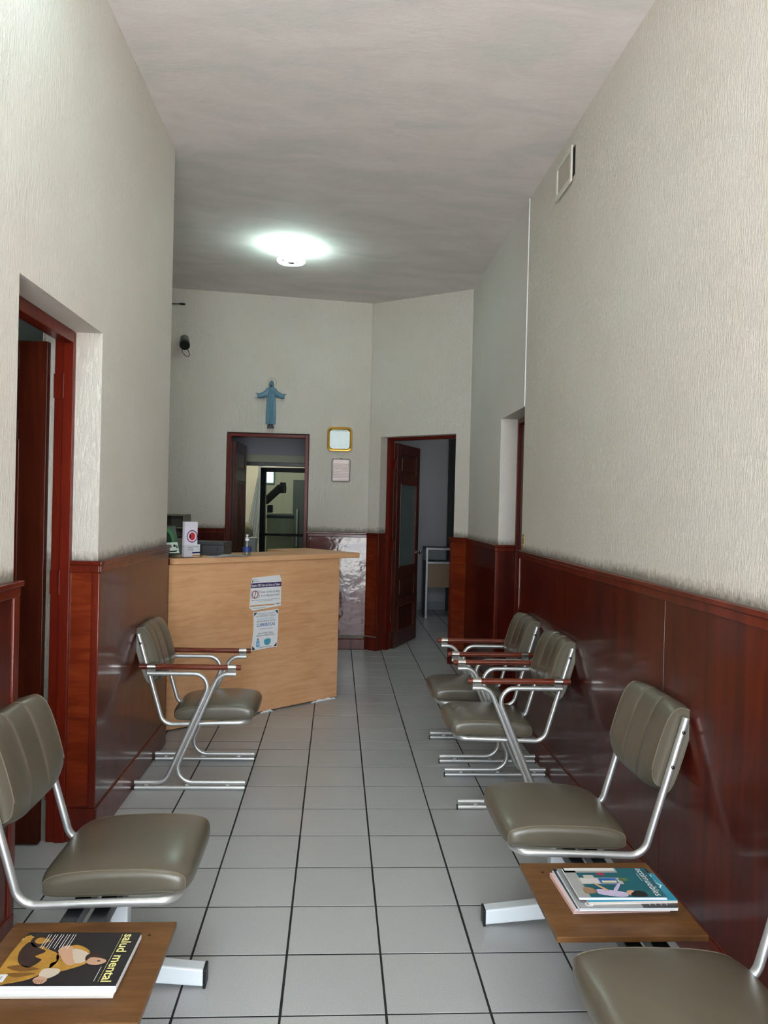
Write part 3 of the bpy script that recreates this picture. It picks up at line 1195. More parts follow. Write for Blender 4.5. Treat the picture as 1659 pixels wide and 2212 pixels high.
sh.rect(-0.010, 0.006, 0.040, 0.014, ORANGE, 1)
sh.disc(0.046, 0.010, 0.007, 0.007, ORANGE, 1)
sh.build('print', co)

# card in a slanted holder
cc = tag(empty('card_holder', on_counter(0.068, 0.085), cang + 0.25), 'small acrylic holder with a green and white card beside the wall end', 'card')
b = B()
b.hexa([(-0.06, -0.0188, 0.0036), (0.06, -0.0188, 0.0036), (0.06, -0.0158, 0.0036), (-0.06, -0.0158, 0.0036), (-0.06, 0.010, 0.10), (0.06, 0.010, 0.10), (0.06, 0.013, 0.10), (-0.06, 0.013, 0.10)])
b.hexa([(-0.06, -0.020, 0), (0.06, -0.020, 0), (0.06, 0.05, 0), (-0.06, 0.05, 0), (-0.06, -0.020, 0.003), (0.06, -0.020, 0.003), (0.06, 0.05, 0.003), (-0.06, 0.05, 0.003)])
b.build('holder', ACRYLIC, cc)
b = B()
b.hexa([(-0.056, -0.0125, 0.036), (0.056, -0.0125, 0.030), (0.056, -0.0105, 0.030), (-0.056, -0.0105, 0.036),
        (-0.060, 0.0065, 0.106), (0.052, 0.0065, 0.106), (0.052, 0.0085, 0.106), (-0.060, 0.0085, 0.106)])
ca = b.build('card', flat_col('card_mint', 206, 224, 210), cc)
vv = Vector((0, 0.019, 0.07)).normalized()
sh = Sheet((-0.058, -0.0128, 0.034), (1, 0, 0), vv)
DKG = flat_col('ink_green', 30, 84, 58)
sh.poly([(0.012, 0.010), (0.055, 0.006), (0.088, 0.008), (0.100, 0.020), (0.060, 0.014), (0.030, 0.016), (0.014, 0.024)], INK, 1)
sh.disc(0.078, 0.050, 0.013, 0.010, INK, 1, 10)
sh.poly([(0.088, 0.036), (0.104, 0.030), (0.106, 0.046), (0.096, 0.056)], DKG, 1)
sh.poly([(0.008, 0.026), (0.016, 0.024), (0.018, 0.040), (0.010, 0.042)], DKG, 1)
sh.rect(0.03, 0.040, 0.06, 0.043, GREYINK, 1)
sh.rect(0.026, 0.048, 0.05, 0.050, GREYINK, 1)
sh.build('print', ca)

# green sheet in a taller display stand
gs = tag(empty('sign_holder', on_counter(0.120, 0.235), cang + 0.5), 'acrylic sign holder with a green ringed sheet, behind the small card', 'sign')
b = B()
b.hexa([(-0.11, -0.0292, 0.0044), (0.11, -0.0292, 0.0044), (0.11, -0.0252, 0.0044), (-0.11, -0.0252, 0.0044), (-0.11, 0.014, 0.22), (0.11, 0.014, 0.22), (0.11, 0.018, 0.22), (-0.11, 0.018, 0.22)])
b.box(-0.11, 0.11, -0.03, 0.06, 0.0, 0.004)
b.build('holder', ACRYLIC, gs)
b = B()
b.hexa([(-0.10, -0.031, 0.012), (0.10, -0.031, 0.012), (0.10, -0.029, 0.012), (-0.10, -0.029, 0.012), (-0.10, 0.009, 0.212), (0.10, 0.009, 0.212), (0.10, 0.011, 0.212), (-0.10, 0.011, 0.212)])
so = b.build('sheet', flat_col('sheet_grey', 96, 108, 98), gs)
sh = Sheet((-0.10, -0.0316, 0.012), (1, 0, 0), Vector((0, 0.04, 0.2)))
sh.disc(0.085, 0.105, 0.075, 0.088, flat_col('ring_green', 66, 150, 92), 1)
sh.disc(0.072, 0.105, 0.050, 0.060, flat_col('ring_dark', 26, 40, 40), 2)
sh.build('print', so)

# cash box
kb = tag(empty('cash_box', (-0.955, 5.846, zt1), -0.13), 'dark grey metal cash box on the counter behind the leaflet', 'box')
b = B()
b.box(-0.125, 0.125, 0.0, 0.235, 0.0, 0.075)
b.build('body', DARK_GREY, kb, bevel=0.004)
b = B()
b.box(-0.127, 0.127, -0.002, 0.237, 0.0755, 0.098)
b.build('lid', DARK_GREY, kb, bevel=0.004)
b = B()
b.lathe([(0.001, 0), (0.009, 0), (0.009, 0.004), (0.001, 0.005)], axis='y', seg=14)
b.build('lock', BLACK, kb, loc=(0.080, -0.005, 0.045))

# loose papers
pa = tag(empty('papers', on_counter(0.462, 0.018), cang - 0.1), 'loose white sheets lying on the counter beside the sanitiser bottle', 'paper')
for k, (dx, dy, rz, wv) in enumerate(((0, 0, 0.0, 0.004), (0.03, -0.01, 0.08, 0.009))):
    b = B()
    n = 10
    top, bot = [], []
    for i in range(n + 1):
        x = -0.15 + 0.28 * i / n
        z = 0.0012 + 0.003 * k + wv * (0.5 - 0.5 * math.cos(i / n * 2 * PI)) * (1 if i > 3 else 0.4)
        top.append(((x, -0.06, z), (x, 0.06, z)))
    for a, c in zip(top, top[1:]):
        b.hexa([a[0], c[0], c[1], a[1]] + [(p[0], p[1], p[2] + 0.0008) for p in (a[0], c[0], c[1], a[1])])
    b.build('sheet', WHITE if k == 0 else flat_col('sheet_dark', 190, 190, 192), pa, loc=(dx, dy, 0), rotz=rz)

# sanitiser bottle
bt = tag(empty('sanitiser_bottle', on_counter(0.668, 0.055), cang), 'clear pump bottle of hand gel with a blue label on the counter', 'bottle')
b = B()
b.lathe([(0.001, 0), (0.030, 0.0), (0.033, 0.004), (0.033, 0.078), (0.030, 0.092), (0.020, 0.104), (0.0125, 0.110), (0.0125, 0.116), (0.001, 0.116)], seg=28)
b.build('bottle', CLEAR, bt, smooth=35)
b = B()
b.lathe([(0.001, 0.003), (0.028, 0.004), (0.030, 0.008), (0.030, 0.060), (0.001, 0.060)], seg=28)
b.build('gel', glass_mat('gel', (0.78, 0.86, 0.88, 1)), bt, smooth=35)
b = B()
b.lathe([(0.0333, 0.028), (0.0338, 0.028), (0.0338, 0.066), (0.0333, 0.066)], seg=28)
lb = b.build('label', flat_col('label_blue', 40, 56, 120), bt, smooth=35)
b = B()
b.lathe([(0.001, 0.112), (0.015, 0.112), (0.015, 0.128), (0.009, 0.130), (0.006, 0.132), (0.006, 0.146), (0.010, 0.148), (0.011, 0.156), (0.001, 0.158)], seg=20)
b.tube([(0, 0, 0.152), (-0.016, -0.02, 0.152), (-0.020, -0.026, 0.147)], 0.0045, 8)
b.tube([(0, 0, 0.112), (0, 0, 0.012)], 0.0028, 8)
b.build('pump', WHITE, bt, smooth=35)

# cabinet against the back wall, left of the door
kc = tag(empty('cabinet', (-1.86, 8.585, 0.0)), 'grey beige cabinet with open shelves against the back wall behind the counter', 'cabinet')
b = B()
b.box(-0.52, 0.28, -0.34, 0.0, 0.0, 1.20)
b.box(-0.52, -0.50, -0.34, 0.0, 1.2, 1.43)
b.box(0.26, 0.28, -0.34, 0.0, 1.2, 1.43)
b.box(-0.52, 0.28, -0.02, 0.0, 1.2, 1.43)
b.box(-0.52, 0.28, -0.34, 0.0, 1.43, 1.445)
b.box(0.06, 0.075, -0.33, 0.0, 1.2, 1.43)
b.build('body', GREY_SHELF, kc, bevel=0.003)
b = B()
b.box(0.075, 0.26, -0.33, -0.02, 1.30, 1.312)
b.build('shelf', GREY_SHELF, kc)

# ------------------------------------------------------------------ chairs


def sup(a, b_top, b_bot, n_top, n_bot, seg=36):
    """Closed profile, flat-ish below and domed above."""
    out = []
    for k in range(seg):
        t = 2 * PI * k / seg
        c, s = math.cos(t), math.sin(t)
        n = n_top if s >= 0 else n_bot
        bb = b_top if s >= 0 else b_bot
        out.append((a * math.copysign(abs(c) ** (2 / n), c), bb * math.copysign(abs(s) ** (2 / n), s)))
    return out


VS = [-1.0, -0.985, -0.95, -0.88, -0.75, -0.5, -0.25, 0, 0.25, 0.5, 0.75, 0.88, 0.95, 0.985, 1.0]


def make_seat(hw, name='seat', parent=None, oy=0.0):
    b = B()
    prof = sup(0.232, 0.046, 0.040, 2.6, 6.0)
    cx_, cz_ = 0.432, 0.412
    rings, edge = [], {}

    def ring(v, y, sx, sz, lift=0.0):
        return [(cx_ + x * sx, y, cz_ + 0.006 * (x / 0.232) + z * (sz if z < 0 else sz + lift)) for x, z in prof]
    # gusset inset at each end
    rings.append(ring(-1, -hw * 1.052, 0.74, 0.40))
    rings.append(ring(-1, -hw * 1.046, 0.84, 0.66))
    rings.append(ring(-1, -hw * 1.024, 0.90, 0.83))
    for v in VS:
        sx = 1 - 0.075 * abs(v) ** 7
        sz = 1 - 0.10 * abs(v) ** 10
        rings.append(ring(v, v * hw, sx, sz, 0.34 * (1 - abs(v) ** 2.4)))
    rings.append(ring(1, hw * 1.024, 0.90, 0.83))
    rings.append(ring(1, hw * 1.046, 0.84, 0.66))
    rings.append(ring(1, hw * 1.052, 0.74, 0.40))
    b.loft(rings)
    seat = b.build(name, VINYL, parent, loc=(0, oy, 0), smooth=62)
    for s in (-1, 1):
        p = B()
        p.tube([Vector(q) + Vector((0, -s * 0.002, 0)) for q in (rings[3] if s < 0 else rings[-4])], 0.0026, 6, closed=True)
        p.build('piping', SEAM, seat, smooth=60)
    return seat


T_UP = Vector((-0.287, 0, 0.958)).normalized()      # along the back tube, upward
T_FW = Vector((0.958, 0, 0.287)).normalized()       # out of the backrest, towards the sitter


def make_back(hw, pale=False, parent=None, oy=0.0):
    c = Vector((0.053, 0, 0.728))
    b = B()
    prof = sup(0.168, 0.056, 0.050, 2.8, 3.8, 40)
    vs = sorted(set(VS + [-0.40, -0.36, -0.335, -0.31, -0.27, 0.27, 0.31, 0.335, 0.36, 0.40]))
    rings = []

    def pt(t, n, y):
        q = c + T_UP * t + T_FW * n
        return (q.x, y, q.z)

    def ring(v, y, st, sn):
        g = 0.006 * math.exp(-((abs(v) - 0.335) / 0.022) ** 2) if abs(v) < 0.9 else 0.0
        puff = 0.003 * abs(math.cos(v * PI * 1.5))
        out = []
        for t, n in prof:
            nn = n * sn
            if n > 0:
                k = min(1.0, n / 0.045)
                nn += k * (puff - g) - 0.012 * k * (1 - v * v) + 0.006 * k
                tt = t * st
            else:
                tt = t * st * (1 - 0.0)
            tt -= 0.02 * (abs(v) ** 4) * (1 if t < -0.10 and n > 0 else 0) * -1
            out.append(pt(tt, nn, y))
        return out
    rings.append(ring(-1, -hw * 0.985, 0.80, 0.45))
    for v in vs:
        rings.append(ring(v, v * hw, 1 - 0.06 * abs(v) ** 6, 1 - 0.10 * abs(v) ** 9))
    rings.append(ring(1, hw * 0.985, 0.80, 0.45))
    b.loft(rings)
    back = b.build('backrest', VINYL, parent, loc=(0, oy, 0), smooth=62)
    # stitched seams running up the front and over the top, piped edges
    for v in (-0.335, 0.335):
        i = vs.index(v) + 1
        r = rings[i]
        front = [Vector(q) for q, (t, n) in zip(r, prof) if n > -0.005]
        p = B()
        p.tube([q + T_FW * 0.0005 for q in front], 0.0022 if pale else 0.0016, 6)
        p.build('piping', PIPING if pale else SEAM, back, smooth=60)
    for r in (rings[1], rings[-2]):
        p = B()
        p.tube([Vector(q) for q in r], 0.0022, 6, closed=True)
        p.build('piping', SEAM, back, smooth=60)
    return back


def make_frame(hw, parent=None, oy=0.0, r=0.0132):
    """Bent tube: up both sides of the backrest, down, under the seat and across its front."""
    b = B()
    side = [(0.012, 0, 0.850), (0.148, 0, 0.396), (0.168, 0, 0.354)]
    top, knee, frt = (0.012, 0.850), (0.156, 0.352), (0.622, 0.366)
    pts = [(top[0], -hw, top[1]), (knee[0], -hw, knee[1]), (frt[0], -hw, frt[1]),
           (frt[0], hw, frt[1]), (knee[0], hw, knee[1]), (top[0], hw, top[1])]
    b.tube(fillet(pts, [0.065, 0.055, 0.055, 0.065], 8), r, 14)
    fr = b.build('seat_frame', SILVER, parent, loc=(0, oy, 0), smooth=60)
    for s in (-1, 1):
        for z in (0.800, 0.675):
            x = top[0] + (top[1] - z) * (knee[0] - top[0]) / (top[1] - knee[1])
            k = B()
            k.lathe([(0.001, 0), (0.0065, 0), (0.0065, 0.004), (0.003, 0.006), (0.001, 0.006)], axis='y', seg=12)
            ko = k.build('bolt', BLACK, fr, loc=(x, s * (hw + r - 0.001), z), smooth=40)
            if s < 0:
                ko.rotation_euler = (0, 0, PI)
    return fr


def make_armchair(pale):
    root = empty('armchair')
    HS, HL, R = 0.217, 0.247, 0.0125
    make_seat(HS - 0.013, parent=root)
    make_back(HS - 0.014, pale, root)
    make_frame(HS, root, r=0.0125)
    for s in (-1, 1):
        y = s * HL
        b = B()
        b.tube([(0.015, y, 0.013), (0.615, y, 0.013)], R, 14)
        for x in (0.08, 0.30, 0.52):
            b.box(x - 0.01, x + 0.01, y - 0.004, y + 0.004, 0.020, 0.034)
        rail = b.build('floor_rail', SILVER, root, smooth=60)
        for x in (0.0135, 0.6165):
            e = B()
            e.lathe([(0.001, -0.003), (R + 0.0012, -0.003), (R + 0.0012, 0.003), (0.001, 0.003)], axis='x', seg=14)
            e.build('end_cap', BLACK, rail, loc=(x, y, 0.012))
        for pts, rad in (([(0.015, y, 0.043), (0.179, y, 0.043), (0.434, y, 0.640), (0.072, y, 0.640)], [0.075, 0.072]),
                         ([(0.615, y, 0.043), (0.204, y, 0.043), (0.459, y, 0.640), (0.552, y, 0.640)], [0.082, 0.072])):
            b = B()
            b.tube(fillet(pts, rad, 9), R, 14)
            b.build('leg', SILVER, root, smooth=60)
        for pa_, pb_ in (((0.335, s * (HS - 0.004), 0.362), (0.335, y, 0.362)), ((0.093, s * HS, 0.600), (0.093, y, 0.640))):
            br = B()
            br.tube([pa_, pb_], 0.006, 8)
            br.build('link_bolt', SILVER, root, smooth=60)
        a = B()
        a.tube([(0.030, y, 0.677), (0.578, y, 0.677)], 0.0155, 16)
        arm = a.build('armrest', ARM_WOOD, root, smooth=60)
        for x0 in (0.073, 0.508):
            cbx = B()
            cbx.tube([(x0, y, 0.677), (x0 + 0.044, y, 0.677)], 0.0182, 16)
            cbx.box(x0 + 0.002, x0 + 0.042, y - 0.009, y + 0.009, 0.645, 0.668)
            cbx.build('clamp', CHROME, arm, smooth=50)
    return root


def copy_tree(o, parent=None):
    c = o.copy()
    COL.objects.link(c)
    if parent:
        c.parent = parent
    for ch in list(o.children):
        copy_tree(ch, c)
    return c


PXL, PXR = -1.085, 1.285
ac = make_armchair(False)
ac.location = (PXL, 4.580, 0)
tag(ac, 'olive vinyl armchair with silver tube legs standing in front of the beech counter', 'chair', 'tube armchairs with wooden arm rods')
ac2 = make_armchair(True)
ac2.location = (PXR, 4.312, 0)
ac2.rotation_euler = (0, 0, PI)
tag(ac2, 'nearer of the two olive armchairs with pale piped seams along the right wall', 'chair', 'tube armchairs with wooden arm rods')
ac3 = copy_tree(ac2)
ac3.location = (PXR, 5.050, 0)
ac3.rotation_euler = (0, 0, PI)
tag(ac3, 'farther of the two pale piped olive armchairs, beside the recessed doorway', 'chair', 'tube armchairs with wooden arm rods')


def make_bench(loc, flip, seats, table, feet, label):
    """Two seats and a small table on one black double beam. Local y runs along the wall."""
    root = empty('beam_bench', loc, PI if flip else 0.0)
    sg = -1 if flip else 1
    ys = [sg * (s - loc[1]) for s in seats]
    HB = 0.230
    for y in ys:
        make_seat(HB - 0.012, parent=root, oy=y)
        make_back(HB - 0.014, False, root, oy=y)
        make_frame(HB, root, oy=y)
        for q in (-0.10, 0.06):
            bk = B()
            bk.box(0.26, 0.45, y + q, y + q + 0.04, 0.335, 0.372)
            bk.build('bracket', RAIL_BLACK, root)
    lo_, hi_ = min(ys) - 0.30, max(ys) + 0.30
    for x in (0.318, 0.398):
        r = B()
        r.box(x - 0.024, x + 0.024, lo_, hi_, 0.296, 0.335)
        r.build('beam', RAIL_BLACK, root, bevel=0.003)
    t0, t1 = sg * (table[0] - loc[1]), sg * (table[1] - loc[1])
    t0, t1 = min(t0, t1), max(t0, t1)
    tb_ = B()
    tb_.box(table[2], table[3], t0, t1, 0.378, 0.395)
    tt = tb_.build('tabletop', TABLE_WOOD, root, bevel=0.002)
    for q in (-0.10, 0.06):
        bk = B()
        bk.box(0.26, 0.56, (t0 + t1) / 2 + q, (t0 + t1) / 2 + q + 0.04, 0.335, 0.378)
        bk.build('bracket', RAIL_BLACK, root)
    sc_ = B()
    sc_.lathe([(0.001, 0.395), (0.004, 0.395), (0.004, 0.3962), (0.001, 0.3965)], o=(table[3] - 0.06, t1 - 0.07 if not flip else t0 + 0.07, 0), seg=10)
    sc_.build('screw', BLACK, tt)
    for fy in feet:
        y = sg * (fy - loc[1])
        p = B()
        p.box(0.385, 0.440, y - 0.026, y + 0.026, 0.055, 0.30)
        ft = p.build('post', WHITE_METAL, root, bevel=0.006)
        q = B()
        for xa, xb in ((0.688, 0.41), (0.06, 0.41)):
            q.hexa([(xa, y - 0.027, 0.006), (xb, y - 0.027, 0.030), (xb, y + 0.027, 0.030), (xa, y + 0.027, 0.006),
                    (xa, y - 0.027, 0.062), (xb, y - 0.027, 0.092), (xb, y + 0.027, 0.092), (xa, y + 0.027, 0.062)])
        fo = q.build('foot', WHITE_METAL, root, bevel=0.006)
        for xa in (0.6895, 0.0585):
            e = B()
            e.box(xa - 0.005, xa + 0.005, y - 0.028, y + 0.028, 0.0, 0.063)
            e.build('end_cap', BLACK, fo, bevel=0.003)
    return root


bl = make_bench((PXL, 2.02, 0), False, (2.640, 1.400), (1.800, 2.234, 0.215, 0.660), (2.585, 1.46),
                'x')
tag(bl, 'two seat beam bench with a side table, standing by the near left wall', 'bench', 'beam benches with side tables')
br_ = make_bench((PXR, 2.362, 0), True, (2.965, 1.760), (2.136, 2.588, 0.208, 0.643), (2.945, 1.78), 'x')
tag(br_, 'two seat beam bench along the right wall, magazines piled on its table', 'bench', 'beam benches with side tables')


# ------------------------------------------------------------------ magazines
def magazine(name, x0, x1, y0, y1, z0, z1, rz, cover, label, layers=3, edge=PAPER_EDGE):
    """Lies flat, its head towards +x; reading direction is -y. Returns root and a Sheet for the cover."""
    cx, cy = (x0 + x1) / 2, (y0 + y1) / 2
    root = tag(empty(name, (cx, cy, z0), rz), label, 'magazine')
    a, b_ = (x1 - x0) / 2, (y1 - y0) / 2
    t = z1 - z0
    rr_ = random.Random(int(x0 * 1e4) + int(z0 * 1e5))
    pg = B()
    for k in range(layers):
        dx, dy = rr_.uniform(-0.002, 0.002), rr_.uniform(-0.002, 0.002)
        za, zb = t * k / layers, t * (k + 0.82) / layers
        pg.box(-a + dx, a - 0.001 + dx, -b_ + dy + 0.001, b_ - 0.003 + dy, za, zb)
    pg.build('pages', edge, root)
    c = B()
    c.box(-a, a, -b_, b_, t - 0.0012, t)
    cv = c.build('cover', cover, root)
    sh_ = Sheet((-a, b_, t), (0, -1, 0), (1, 0, 0), 0.00025)
    return root, cv, sh_, 2 * b_, 2 * a


YEL = flat_col('print_ochre', 182, 136, 52)
YEL2 = flat_col('print_ochre_dark', 120, 80, 28)
BRN = flat_col('print_brown', 58, 34, 26)
DRK = flat_col('cover_dark', 30, 29, 34, 0.3)
SKIN = flat_col('print_skin', 198, 156, 128)
LINEN = flat_col('print_linen', 206, 190, 172)
TITLE = flat_col('print_yellow', 238, 228, 150)
TEAL = flat_col('cover_teal', 22, 92, 104, 0.3)
CYAN = flat_col('cover_cyan', 34, 140, 168, 0.3)
TEXTW = flat_col('print_white', 220, 220, 216)

magazine('magazine', -0.815, -0.505, 1.892, 2.140, 0.395, 0.402, -0.012, WHITE,
         'thin white magazine lying under the dark covered one on the left table', layers=2)
m, cv, sh, W_, H_ = magazine('magazine', -0.800, -0.502, 1.905, 2.138, 0.402, 0.418, -0.018, DRK,
                             'dark covered magazine titled salud mental on the left bench table', layers=3, edge=WHITE)
# cover picture: a plain seated figure in ochre cloth
FOLD = plain('print_ochre_folds', lin(176, 130, 50), 0.5, noise=0.55, nscale=34)
FOLDB = plain('print_brown_folds', lin(52, 32, 26), 0.5, noise=0.6, nscale=40)
sh.blob([(0.020, 0.0), (0.228, 0.0), (0.226, 0.035), (0.208, 0.082), (0.172, 0.112), (0.132, 0.124), (0.100, 0.112), (0.072, 0.070)], FOLD, 1)
sh.blob([(0.046, 0.020), (0.090, 0.012), (0.140, 0.030), (0.160, 0.062), (0.128, 0.082), (0.112, 0.060), (0.090, 0.078), (0.070, 0.050)], FOLDB, 2)
sh.blob([(0.014, 0.036), (0.036, 0.020), (0.070, 0.040), (0.058, 0.074), (0.030, 0.080)], FOLDB, 2)
sh.blob([(0.160, 0.010), (0.176, 0.050), (0.166, 0.092), (0.156, 0.060), (0.150, 0.030)], YEL2, 2)
sh.blob([(0.186, 0.018), (0.200, 0.050), (0.184, 0.090), (0.182, 0.050)], YEL2, 2)
sh.blob([(0.026, 0.040), (0.044, 0.032), (0.056, 0.050), (0.040, 0.072)], FOLD, 3)
sh.blob([(0.060, 0.150), (0.072, 0.124), (0.106, 0.112), (0.132, 0.120), (0.142, 0.110), (0.170, 0.118), (0.180, 0.136), (0.160, 0.176), (0.138, 0.200), (0.112, 0.196), (0.084, 0.186)], FOLD, 1)
sh.blob([(0.078, 0.148), (0.098, 0.140), (0.124, 0.150), (0.142, 0.168), (0.138, 0.190), (0.114, 0.196), (0.092, 0.182)], LINEN, 3)
sh.blob([(0.064, 0.120), (0.084, 0.108), (0.110, 0.122), (0.140, 0.142), (0.152, 0.160), (0.144, 0.170), (0.120, 0.158), (0.090, 0.146), (0.070, 0.140)], SKIN, 4)
sh.blob([(0.104, 0.190), (0.100, 0.214), (0.112, 0.228), (0.132, 0.224), (0.138, 0.204), (0.126, 0.190)], BRN, 4)
sh.blob([(0.118, 0.202), (0.136, 0.196), (0.148, 0.208), (0.150, 0.228), (0.140, 0.244), (0.128, 0.242), (0.120, 0.224)], SKIN, 5)
sh.blob([(0.130, 0.224), (0.134, 0.222), (0.137, 0.228), (0.133, 0.231)], BRN, 6)
sh.blob([(0.166, 0.104), (0.190, 0.100), (0.206, 0.112), (0.204, 0.130), (0.184, 0.146), (0.166, 0.138)], LINEN, 4)
sh.blob([(0.198, 0.102), (0.212, 0.094), (0.226, 0.104), (0.228, 0.120), (0.214, 0.128), (0.202, 0.120)], SKIN, 5)
for q in range(4):
    sh.rect(0.211, 0.099 + 0.006 * q, 0.226, 0.1002 + 0.006 * q, BRN, 6)
for k in range(5):
    y = 0.128 - 0.016 * k
    for q in range(2):
        sh.rect(0.012, y - 0.0065 * q, 0.082 - 0.006 * q, y - 0.0065 * q + 0.0016, TEXTW, 7)
sh.text('salud mental', 0.010, H_ - 0.040, W_ - 0.022, 0.026, TITLE, 6, bold=True)
sh.rect(0.010, H_ - 0.047, W_ - 0.012, H_ - 0.0462, TITLE, 6)
sh.rect(W_ - 0.075, H_ - 0.058, W_ - 0.015, H_ - 0.0565, TEXTW, 6)
sh.rect(0.190, 0.006, 0.222, 0.026, WHITE, 6)
sh.text('---', 0.198, 0.012, 0.016, 0.010, PURPLE, 7, bold=True)
sh.build('print', cv)

# pile on the right table, from the bottom up
magazine('magazine', 0.722, 1.020, 2.262, 2.500, 0.395, 0.405, 0.03, flat_col('cover_rose', 214, 176, 172),
         'lowest magazine of the pile on the right table, rose edged', layers=2, edge=flat_col('pages_rose', 220, 190, 184))
magazine('magazine', 0.732, 1.026, 2.256, 2.506, 0.4052, 0.414, 0.012, flat_col('cover_navy', 40, 44, 62, 0.3),
         'navy covered magazine, second from the bottom of the right table pile', layers=2, edge=WHITE)
m, cv, sh, W_, H_ = magazine('magazine', 0.738, 1.034, 2.236, 2.484, 0.4142, 0.4235, -0.004, flat_col('cover_grey', 150, 151, 152, 0.3),
                             'grey and black covered magazine in the middle of the right table pile', layers=2, edge=WHITE)
sh.rect(0.0, H_ - 0.105, W_, H_, DRK, 1)
for k in range(4):
    sh.rect(W_ - 0.05, H_ - 0.030 - 0.017 * k, W_ - 0.012, H_ - 0.0284 - 0.017 * k, TEXTW, 2)
sh.ring(W_ - 0.022, 0.034, 0.008, 0.012, WHITE, 1)
sh.build('print', cv)
m, cv, sh, W_, H_ = magazine('magazine', 0.768, 1.040, 2.258, 2.430, 0.4237, 0.4325, 0.02, CYAN,
                             'teal blue magazine showing a white roof emblem, second from top of right pile', layers=2)
sh.text('Reit', 0.012, H_ - 0.036, 0.058, 0.022, WHITE, 2)
sh.poly([(0.060, H_ - 0.022), (0.080, H_ - 0.008), (0.100, H_ - 0.022), (0.096, H_ - 0.024), (0.080, H_ - 0.013), (0.064, H_ - 0.024)], WHITE, 2)
sh.rect(0.092, H_ - 0.040, 0.096, H_ - 0.022, WHITE, 2)
sh.build('print', cv)
m, cv, sh, W_, H_ = magazine('magazine', 0.745, 1.012, 2.264, 2.452, 0.4327, 0.4405, -0.012, TEAL,
                             'topmost magazine of the right table pile, titled actimuebles', layers=2, edge=WHITE)
GREYP = flat_col('print_grey', 158, 158, 156)
sh.rect(0, 0, W_, 0.036, GREYP, 1)
sh.rect(0.0, 0.0, 0.032, 0.170, GREYP, 1)
sh.rect(0.002, 0.004, 0.020, 0.165, TEXTW, 2)
sh.rect(0.066, 0.030, 0.108, 0.165, flat_col('print_shelf', 176, 172, 166), 2)
sh.rect(0.070, 0.036, 0.104, 0.090, flat_col('print_greywhite', 204, 200, 196), 3)
sh.rect(0.070, 0.094, 0.104, 0.150, flat_col('print_blue', 30, 92, 170), 3)
sh.rect(0.086, 0.100, 0.100, 0.146, flat_col('print_cream', 214, 206, 170), 4)
sh.rect(0.050, 0.052, 0.072, 0.084, flat_col('print_box', 190, 182, 172), 4)
sh.disc(0.078, 0.172, 0.013, 0.015, flat_col('print_green', 78, 104, 60), 3, 14)
LILAC = flat_col('print_lilac', 196, 184, 214)
sh.blob([(0.140, 0.070), (0.168, 0.066), (0.186, 0.120), (0.182, 0.150), (0.160, 0.150), (0.146, 0.110)], LILAC, 3)
sh.blob([(0.100, 0.072), (0.108, 0.070), (0.148, 0.094), (0.146, 0.104)], SKIN, 4)
sh.blob([(0.104, 0.146), (0.112, 0.150), (0.150, 0.128), (0.146, 0.118)], LILAC, 4)
sh.disc(0.163, 0.170, 0.017, 0.018, SKIN, 4, 14)
sh.blob([(0.150, 0.184), (0.160, 0.172), (0.172, 0.162), (0.184, 0.168), (0.184, 0.206), (0.166, 0.212), (0.152, 0.202)], DRK, 5)
sh.blob([(0.128, 0.030), (0.165, 0.028), (0.160, 0.064), (0.132, 0.056)], flat_col('print_tan', 150, 118, 92), 3)
sh.text('actimuebles', 0.006, H_ - 0.032, W_ - 0.012, 0.024, WHITE, 6)
sh.rect(0.040, H_ - 0.040, 0.09, H_ - 0.0385, TEXTW, 6)
sh.rect(0.036, 0.100, 0.050, 0.122, REDINK, 3)
sh.build('print', cv)

# ------------------------------------------------------------------ things on walls and ceiling
# circular fluorescent lamp
LX, LY = -0.452, 6.90
LZ = zc(LX)
la = tag(empty('ceiling_lamp', (LX, LY, LZ)), 'bare circular fluorescent lamp glowing on the ceiling above the counter', 'lamp')


def circline(root, strength, col):
    b = B()
    b.lathe([(0.001, 0.0), (0.055, 0.0), (0.055, -0.012), (0.040, -0.03), (0.001, -0.03)], seg=28)
    b.build('socket', WHITE, root, smooth=40)
    b = B()
    b.lathe([(0.001, -0.03), (0.034, -0.03), (0.040, -0.06), (0.050, -0.120), (0.032, -0.145), (0.001, -0.145)], seg=24)
    for k in range(3):
        a = 2 * PI * k / 3 + 0.4
        b.tube([(0.03 * math.cos(a), 0.03 * math.sin(a), -0.10), (0.105 * math.cos(a), 0.105 * math.sin(a), -0.125)], 0.007, 8)
    b.build('adapter', WHITE, root, smooth=40)
    b = B()
    pts = [(0.108 * math.cos(2 * PI * k / 36), 0.108 * math.sin(2 * PI * k / 36), -0.125) for k in range(36)]
    b.tube(pts, 0.0145, 12, closed=True)
    b.build('ring_tube', plain('lit_tube_%d' % len(MATS), lin(240, 250, 248), 0.5, emit=col, estr=strength), root, smooth=60)


circline(la, 105.0, (0.72, 1.0, 0.93, 1))
lb_ = tag(empty('ceiling_lamp', (-0.62, 2.40, zc(-0.62))), 'bare circular fluorescent lamp on the ceiling near the entrance', 'lamp')
circline(lb_, 120.0, (0.64, 0.95, 1.0, 1))

